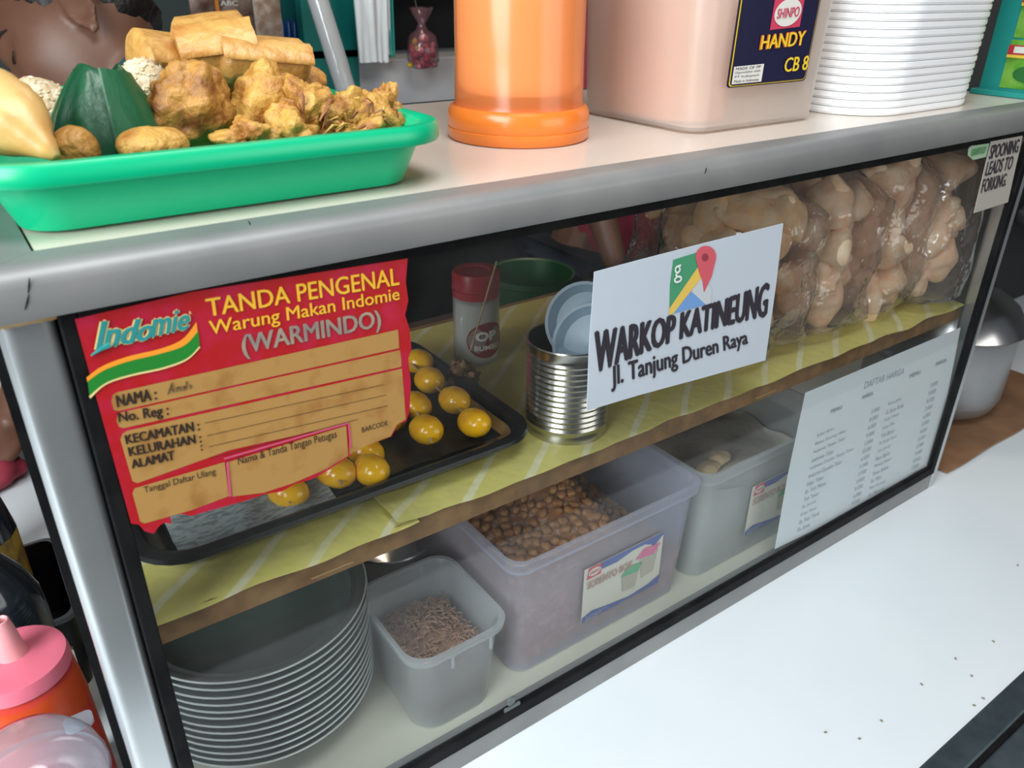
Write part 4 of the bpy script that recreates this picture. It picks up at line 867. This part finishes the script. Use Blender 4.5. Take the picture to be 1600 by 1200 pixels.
# candy bag
cp = at(660, 72, 1, 1.30)
t = thing('candy_bag', 'clear bag of red wrapped sweets hanging below the dark shelf', 'bag', (cp.x, cp.y, cp.z-.03))
bg = MB(); prof = [(.002, -.046), (.024, -.046), (.036, -.028), (.036, .004), (.028, .022), (.013, .034), (.009, .048), (.022, .068), (.027, .078)]
bg.lathe([(r, z) for r, z in prof], n=28).noise(.005, 50, 3); bg.xf(Matrix.Translation(cp))
obj('bag_film', bg, frost('candy_film', (.6, .3, .35), .75, .4, .15, 1.5, bump=(60, .8)), t, angle=70)
obj('hanging_string', MB().tube([cp+Vector((0, 0, .03)), cp+Vector((.002, .04, .12)), (cp.x+.002, YW+.03, .57)], .0012, 6), mat('white_string', (.10, .09, .08), .8), t)
CAND = [mat('red_sweet', (.45, .02, .06), .35), mat('pink_sweet', (.60, .18, .22), .35), mat('yellow_sweet', (.65, .42, .03), .35)]
cn = 0; cpos = []; tries = 0; cand = {}
while cn < 34 and tries < 3000:
    tries += 1; p = Vector((random.uniform(-.032, .032), random.uniform(-.032, .032), random.uniform(-.040, .020)))
    if math.hypot(p.x, p.y) > .031-(.009 if p.z > 0 else 0) or any((p-q).length < .0125 for q in cpos): continue
    cpos.append(p); k = 2 if cn % 11 == 3 else cn % 2; cn += 1; rot = (random.random()*3, random.random()*3, random.random()*3)
    lab = '%s wrapped sweet in the clear bag below the dark shelf' % ('red', 'pink', 'yellow')[k]; gp = '%s sweets in the hanging bag' % ('red', 'pink', 'yellow')[k]
    if k not in cand: cand[k] = tag(obj('wrapped_sweet', MB().sphere((0, 0, 0), .0090, .0066, .0060, 8), CAND[k], local=True, loc=cp+p), lab, 'sweet', gp)
    else: dup(cand[k], cp+p, rot=rot)
# white carrier bags hanging
hp = at(590, 40, 1, 1.30)
def bagsheet(dx, dy, wd, seed, bot):
    top_z = hp.z+.16
    def f(u, v):
        x = hp.x+dx+(u-.5)*wd*(1-.12*(1-v)); z = top_z+(bot-top_z)*(1-v); return (x, hp.y+dy+.012*noise.noise(Vector((u*5, v*1.5, seed)))+.002*sin(u*9), z+(1-v)*.006*noise.noise(Vector((u*6, 2, seed))))
    return MB().sheet(f, 26, 16, (0, .006, 0))
WB = mat('white_carrier_plastic', (.86, .92, .94), .4, bump=(40, .5))
for k, (dx, dy, wd, vb, lab, m_) in enumerate(((-.012, 0, .078, 97, 'bundle of white carrier bags hanging in front of the teal cupboard', WB), (.022, .012, .035, 88, 'second bundle of white carrier bags hanging just right of the first', WB), (.037, .022, .03, 92, 'teal plastic bag hanging behind the white carrier bags', mat('teal_bag_plastic', (.02, .36, .32), .4)))):
    tag(obj('carrier_bag', bagsheet(dx, dy, wd, k*4+1, at(590, vb, 1, 1.30).z), m_, angle=80), lab, 'bag', 'bags hanging by the cupboard')
# clear roll of plastic cups
p1, p2 = at(548, 165, 1, 1.24), at(472, -80, 1, 1.30)
t = thing('cup_sleeve', 'long clear plastic sleeve of cups leaning against the teal cupboard', 'sleeve', p1)
obj('sleeve', MB().tube([p1+(p2-p1)*k/12 for k in range(13)], [.0215]*13, 28), frost('cup_sleeve_plastic', (.97, .99, 1), .12, .3, .12, 3.0, bump=(26, .3)), t)
# coffee sachets hanging
sp = MB()
CS = [mat('coffee_foil', (.10, .05, .035), .3, .2, var=(40, (.30, .22, .18)), bump=(40, .3)), mat('coffee_white', (.62, .60, .56), .4), mat('coffee_beige', (.52, .44, .36), .3, .1, var=(50, (.30, .18, .12)), bump=(50, .5)), mat('coffee_orange', (.60, .20, .03), .4)]
y_ = 1.25
for k, (u0, u1, v1, lab) in enumerate(((300, 340, 42, 'dark coffee sachet hanging at the left, behind the collar'), (341, 396, 60, 'coffee sachet with white capitals hanging behind the spring rolls'), (398, 440, 64, 'beige coffee sachet hanging at the right of the lettered one'))):
    x0, x1 = at(u0, 30, 1, y_).x, at(u1, 30, 1, y_).x; z0 = at(u0, v1, 1, y_).z; z1 = z0+.10
    t = thing('coffee_sachet', lab, 'sachet', ((x0+x1)/2, y_, z0), group='coffee sachets hanging at the back')
    def fo(u, v, x0=x0, x1=x1, z0=z0, z1=z1, k=k): return (x0+(x1-x0)*u, y_-.008*sin(pi*u)*sin(pi*v)+.002*noise.noise(Vector((u*4, v*5, k))), z0+(z1-z0)*v)
    obj('foil', MB().sheet(fo, 12, 16, (0, .004, 0)), CS[2] if k == 2 else CS[0], t, angle=80)
    if k == 1:
        lt = MB(); text_on(lt, 'ABC', pq(1, y_-.011, (344, 1), (371, 1), (372, 9), (345, 9)), 0, bold=.04); obj('lettering', lt, CS[1], t)
        obj('printed_stripe', MB().poly(pq(1, y_-.0105, (335, 0), (341, 0), (344, 20), (338, 20)), (0, .001, 0)), CS[3], t)
# things seen through the open back of the cabinet
g = at(800, 430, 1, .62)
t = thing('green_basin', 'dark green plastic basin on a low bench behind the cabinet', 'basin', (.635, .49, .10))
obj('body', MB().lathe([(.0005, 0), (.048, 0), (.060, .075), (.063, .077), (.063, .085), (.059, .083), (.048, .006), (.0005, .005)], n=48), mat('dark_green_plastic', (.012, .075, .02), .4), t, local=True)
t = thing('low_bench', 'dark low bench behind the cabinet carrying the green basin', 'bench', (.9, .50, ZF))
obj('bench_top', MB().box(.06, 1.8, .40, .60, .07, .0995), mat('dark_bench_wood', (.045, .02, .016), .6, var=(12, (.03, .012, .01))), t)
for x in (.10, 1.74):
    for y in (.43, .57): obj('leg', MB().box(x-.02, x+.02, y-.02, y+.02, ZF, .07), MATS['dark_bench_wood'], t)

# ---------------------------------------------------------------- people
def eval_mesh(vs, fs, es=(), mods=(), radii=None, root=0):
    me = bpy.data.meshes.new('form'); me.from_pydata([tuple(v) for v in vs], list(es), list(fs)); me.update()
    o = bpy.data.objects.new('form', me); C.objects.link(o)
    for ty, kw in mods:
        md = o.modifiers.new(ty, ty)
        if ty == 'SKIN':
            for i, r in enumerate(radii):
                sv = me.skin_vertices[0].data[i]; sv.radius = (r, r) if not isinstance(r, tuple) else r; sv.use_root = (i == root)
        for k, v in kw.items(): setattr(md, k, v)
    dg = bpy.context.evaluated_depsgraph_get(); m2 = bpy.data.meshes.new_from_object(o.evaluated_get(dg))
    V = [v.co.copy() for v in m2.vertices]; Fs = [tuple(p.vertices) for p in m2.polygons]
    bpy.data.objects.remove(o); bpy.data.meshes.remove(me); bpy.data.meshes.remove(m2)
    return V, Fs
def skin(nodes, edges, root=0, sub=2):
    return eval_mesh([n[0] for n in nodes], (), edges, (('SKIN', {}), ('SUBSURF', {'levels': sub, 'render_levels': sub})), [n[1] for n in nodes], root)
def g2(a, s): return math.exp(-(a/s)**2)
def head_mesh():
    n, mm = 80, 64; rings = []
    for i in range(1, mm):
        th = pi*i/mm; r = []
        for j in range(n):
            ph = 2*pi*j/n; d = Vector((sin(th)*cos(ph), sin(th)*sin(ph), -cos(th)))
            x, y, z = .073*d.x, .093*d.y, .118*d.z
            t_ = max(0, -z/.118); x *= 1-.30*t_**1.5
            if y > 0: y *= 1-.06*t_
            else: y *= 1-.40*t_**1.2
            fr = max(0, d.y)**.6 if d.y > 0 else 0
            dy = .026*g2(x, .0115)*(max(0, min(1, (.014-z)/.042)) if z > -.030 else g2(z+.030, .007))
            dy += .007*(g2(x-.013, .007)+g2(x+.013, .007))*g2(z+.031, .008)
            dy -= .011*(g2(x-.031, .015)+g2(x+.031, .015))*g2(z-.010, .013)
            dy += .006*(g2(x-.032, .012)+g2(x+.032, .012))*g2(z-.007, .009)
            dy += .005*g2(z-.030, .009)*g2(x, .045)
            dy += .008*g2(z+.055, .0055)*g2(x, .018) + .008*g2(z+.067, .006)*g2(x, .016) - .004*g2(z+.061, .0025)*g2(x, .02)
            dy += .007*g2(z+.095, .014)*g2(x, .018) + .004*(g2(x-.042, .018)+g2(x+.042, .018))*g2(z+.022, .02)
            r.append(Vector((x, y+dy*fr, z)))
        rings.append(r)
    m = MB().loft(rings, True, True)
    for s in (-1, 1):                                      # ears
        e = Vector((s*.072, -.012, -.020))
        ring = [e+Vector((s*(.010+.004*cos(a)), .016*cos(a)*(-1)*.9-.004*sin(a), .030*sin(a)+.002)) for a in [2*pi*k/18 for k in range(19)]]
        m.tube(ring, .0042, 8); m.sphere(e+Vector((s*.006, 0, .002)), .006, .013, .024, 10); m.sphere(e+Vector((s*.010, .004, -.030)), .0050, .0080, .0105, 10)
    return m
def hand(wrist, fdir, palm_n, L_=.18, curl=.4):
    """five fingers on a palm; fdir points to the finger tips, palm_n out of the palm"""
    f = Vector(fdir).normalized(); n = Vector(palm_n); n = (n-f*n.dot(f)).normalized(); s = f.cross(n); w0 = Vector(wrist)
    V, Fs = [], []
    def put(vf):
        k = len(V); V.extend(vf[0]); Fs.extend([tuple(i+k for i in q) for q in vf[1]])
    pl = [(w0, .020), (w0+f*.035, (.024)), (w0+f*.075, .022)]
    m = MB().sphere((0, 0, 0), .040, .048, .014, 14); M = Matrix((( s.x, f.x, n.x), (s.y, f.y, n.y), (s.z, f.z, n.z)))
    put(([w0+f*.045+M @ v for v in m.v], m.f)); put(skin([(w0-f*.03, .021), (w0, .021), (w0+f*.05, .02)], [(0, 1), (1, 2)]))
    for k, (o_, ln) in enumerate(((-.028, .068), (-.010, .078), (.010, .072), (.027, .056))):
        b = w0+f*.080+s*o_; d1 = (f+n*curl*.4).normalized(); d2 = (f+n*curl*1.3).normalized(); d3 = (f*.6+n*curl*2).normalized()
        put(skin([(b-f*.02, .0095), (b, .0092), (b+d1*ln*.45, .0085), (b+d1*ln*.45+d2*ln*.3, .0078), (b+d1*ln*.45+d2*ln*.3+d3*ln*.25, .0065)], [(0, 1), (1, 2), (2, 3), (3, 4)]))
    b = w0+f*.025-s*.03; d = (f*.6-s*.8+n*.3).normalized(); d2 = (f-s*.25+n*.4).normalized()
    put(skin([(w0+f*.02, .012), (b, .0125), (b+d*.032, .0105), (b+d*.032+d2*.028, .008)], [(0, 1), (1, 2), (2, 3)]))
    return V, Fs
SKIN = mat('brown_skin', (.17, .080, .048), .45, var=(14, (.135, .06, .036)), bump=(300, .1, .001), sss=.08)
HAIR = mat('black_hair', (.010, .008, .008), .5, bump=(120, .8))
MAROON = mat('maroon_cloth', (.32, .03, .055), .8, var=(20, (.25, .02, .04)), bump=(40, .4))
NAVY = mat('dark_trousers', (.02, .025, .04), .8)
def lim_at(y):
    K = ((-1, -.035), (-.5, -.025), (-.25, .012), (0, .020), (.12, .004), (.25, .010), (.45, .045), (.6, .068), (1, .072))
    for (a, p), (b, q) in zip(K, K[1:]):
        if y <= b: return p+(q-p)*(y-a)/(b-a)
    return .072
def person(label, J, head_c, Fv, Uv, collar_mat, shirt_mat, hands):
    """one continuous body; hair, shirt, trousers and eyes are its parts"""
    t = thing('person', label, 'person', (J['pelvis'].x, J['pelvis'].y, ZF), group=None)
    nd = []; ed = []; ix = {}
    def N_(k, p, r): ix[k] = len(nd); nd.append((Vector(p), r)); return ix[k]
    N_('pelvis', J['pelvis'], (.13, .11)); N_('waist', J['waist'], (.125, .10)); N_('chest', J['chest'], (.14, .11)); N_('neck0', J['neck'], .055); N_('neck1', (J['neck']+head_c)/2, .052); N_('skull', head_c-Uv*.02, .055)
    ed += [(0, 1), (1, 2), (2, 3), (3, 4), (4, 5)]
    for s in ('l', 'r'):
        N_(s+'sh', J[s+'sh'], .052); N_(s+'el', J[s+'el'], .038); N_(s+'fa', (J[s+'el']*.6+J[s+'wr']*.4), .036); N_(s+'wr', J[s+'wr'], .024)
        ed += [(2, ix[s+'sh']), (ix[s+'sh'], ix[s+'el']), (ix[s+'el'], ix[s+'fa']), (ix[s+'fa'], ix[s+'wr'])]
        N_(s+'hip', J[s+'hip'], .085); N_(s+'kn', J[s+'kn'], .055); N_(s+'an', J[s+'an'], .038); N_(s+'toe', J[s+'an']+Vector((-.04, -.14, -.05)), .03)
        ed += [(0, ix[s+'hip']), (ix[s+'hip'], ix[s+'kn']), (ix[s+'kn'], ix[s+'an']), (ix[s+'an'], ix[s+'toe'])]
    V, Fs = skin(nd, ed)
    def put(vf):
        k = len(V); V.extend(vf[0]); Fs.extend([tuple(i+k for i in q) for q in vf[1]])
    Lv = Fv.cross(Uv)*-1                                    # the person's left
    hm = head_mesh(); Lv = Uv.cross(Fv)*-1; Lv = Fv.cross(Uv)*-1
    M = Matrix(((Lv.x, Fv.x, Uv.x), (Lv.y, Fv.y, Uv.y), (Lv.z, Fv.z, Uv.z)))
    put(([head_c+M @ v for v in hm.v], hm.f))
    for wr, fd, pn_, cu in hands: put(hand(wr, fd, pn_, curl=cu))
    V, Fs = eval_mesh(V, Fs, (), (('REMESH', {'mode': 'VOXEL', 'voxel_size': .0042}), ('SMOOTH', {'factor': .5, 'iterations': 3})))
    obj('body', MB().add(V, Fs), SKIN, t, angle=180)
    # hair cap
    h = MB(); rings = []
    for i in range(1, 30):
        th = pi*i/30; rings.append([])
        for j in range(56):
            ph = 2*pi*j/56; d = Vector((sin(th)*cos(ph), sin(th)*sin(ph), cos(th)))
            lim = lim_at(d.y)
            z = .125*d.z; x = .080*d.x; y = .100*d.y-.003
            k = 1+.03*noise.noise(d*9)
            if z < lim: x *= .82; y *= .80; z = max(z, lim-.01)
            rings[-1].append(head_c+M @ Vector((x*k, y*k, z*k)))
    h.loft(rings, True, True); obj('hair', h, HAIR, t, angle=80)
    for s in (-1, 1):
        ey = MB().tube([head_c+M @ Vector((s*x, y, z)) for x, y, z in ((.020, .0835, .004), (.027, .0865, .0005), (.034, .0845, .000), (.041, .078, .004))], [.0006, .0013, .0013, .0005], 8)
        obj('eyelash', ey, HAIR, t)
        eb = MB().tube([head_c+M @ Vector((s*x, y, z)) for x, y, z in ((.014, .0920, .028), (.028, .0905, .033), (.042, .0790, .030), (.050, .068, .024))], [.0012, .0022, .0020, .0008], 8, 0, .6)
        obj('eyebrow', eb, HAIR, t)
    # shirt and trousers
    sn = [(J['pelvis']+Vector((0, 0, -.10)), (.150, .130)), (J['waist'], (.14, .115)), (J['chest'], (.155, .125)), (J['neck']-(J['neck']-J['chest']).normalized()*.02, (.075, .07))]; se = [(0, 1), (1, 2), (2, 3)]
    for s in ('l', 'r'):
        k = len(sn); sn += [(J[s+'sh'], .066), (J[s+'sh']*.45+J[s+'el']*.55, .056), (J[s+'sh']*.2+J[s+'el']*.8, .054)]; se += [(2, k), (k, k+1), (k+1, k+2)]
    sv, sf = skin(sn, se); obj('shirt', MB().add(sv, sf), shirt_mat, t, angle=180)
    ax_ = (head_c-J['neck']).normalized(); c_ = J['neck']+ax_*.012; u_ = ax_.orthogonal().normalized(); v_ = ax_.cross(u_)
    co = MB().loft([[c_+ax_*zz+(u_*cos(2*pi*k/36)+v_*sin(2*pi*k/36))*rr_ for k in range(36)] for rr_, zz in ((.074, -.02), (.067, .0), (.062, .022), (.064, .024), (.070, .002), (.078, -.018))], False, False)
    obj('collar', co, collar_mat, t)
    tn = [(J['pelvis'], (.14, .12))]; te = []
    for s in ('l', 'r'):
        k = len(tn); tn += [(J[s+'hip'], .1), (J[s+'kn'], .072), (J[s+'an']+Vector((0, 0, .02)), .058)]; te += [(0, k), (k, k+1), (k+1, k+2)]
    tv, tf = skin(tn, te); obj('trousers', MB().add(tv, tf), NAVY, t, angle=180)
    return t
V3 = Vector
# stooping person at top left
Fv = (RIGHT*-.743+DOWN*.669); Uv = (RIGHT*-.669-DOWN*.743)
Lv0 = Fv.cross(Uv)*-1
lobe = depth_at(149, 44, .94)
if Lv0.dot(FWD) > 0: Lv0 = -Lv0
LX = Lv0
ay = R_(15); Fv, LX = Fv*cos(ay)-FWD*sin(ay), -FWD*cos(ay)-Fv*sin(ay)
hc = lobe - LX*.082 - Fv*(-.008) - Uv*(-.054)
nk = hc-Uv*.125-Fv*.024
J = dict(pelvis=V3((.36, .90, .0)), waist=V3((.34, .86, .12)), chest=V3((.30, .80, .26)), neck=nk,
         lsh=V3((.12, .76, .31)), lel=V3((.03, .74, .12)), lwr=V3((-.035, .74, .03)), rsh=V3((.40, .88, .31)), rel=V3((.30, 1.02, .12)), rwr=V3((.15, 1.02, .03)),
         lhip=V3((.30, .87, -.06)), lkn=V3((.27, .82, -.42)), lan=V3((.28, .88, -.76)), rhip=V3((.44, .95, -.06)), rkn=V3((.44, .92, -.42)), ran=V3((.46, .98, -.76)))
person('person with dark hair and teal collar stooping behind the snack tray, looking down', J, hc, Fv, Uv, mat('teal_collar', (.008, .06, .075), .7), MAROON,
       [(J['lwr'], (-.55, -.55, -.25), (0, .2, -1), .5), (J['rwr'], (-.8, 0, -.3), (0, 0, -1), .3)])
tag(obj('cleaning_cloth', MB().sphere((-.083, .70, ZC+.018), .05, .045, .018, 20).noise(.016, 28, 2, 0, 3), MAROON), 'crumpled maroon cloth under the hand on the bright counter at far left', 'cloth')
# standing person seen through the cabinet
c = at(1060, 335, 1, .66)
J = dict(pelvis=V3((1.210, .98, .02)), waist=V3((1.210, .95, .16)), chest=V3((1.210, .93, .40)), neck=V3((1.210, .93, .58)),
         lsh=V3((1.390, .95, .50)), lel=V3((1.450, .93, .24)), lwr=V3((1.430, .80, .06)), rsh=V3((1.040, .92, .50)), rel=V3((1.045, .87, .25)), rwr=V3((1.045, .74, .03)),
         lhip=V3((1.300, .98, -.05)), lkn=V3((1.310, 1.0, -.42)), lan=V3((1.310, 1.04, -.76)), rhip=V3((1.120, .98, -.05)), rkn=V3((1.110, 1.0, -.42)), ran=V3((1.110, 1.04, -.76)))
person('person in a maroon shirt standing behind the cabinet, seen through the glass', J, V3((1.21, .90, .72)), V3((0, -1, 0)), V3((0, 0, 1)), MAROON, MAROON,
       [(J['lwr'], (-.1, -.6, -.5), (0, .3, -1), .4), (J['rwr'], (.1, -.6, -.5), (0, .3, -1), .4)])
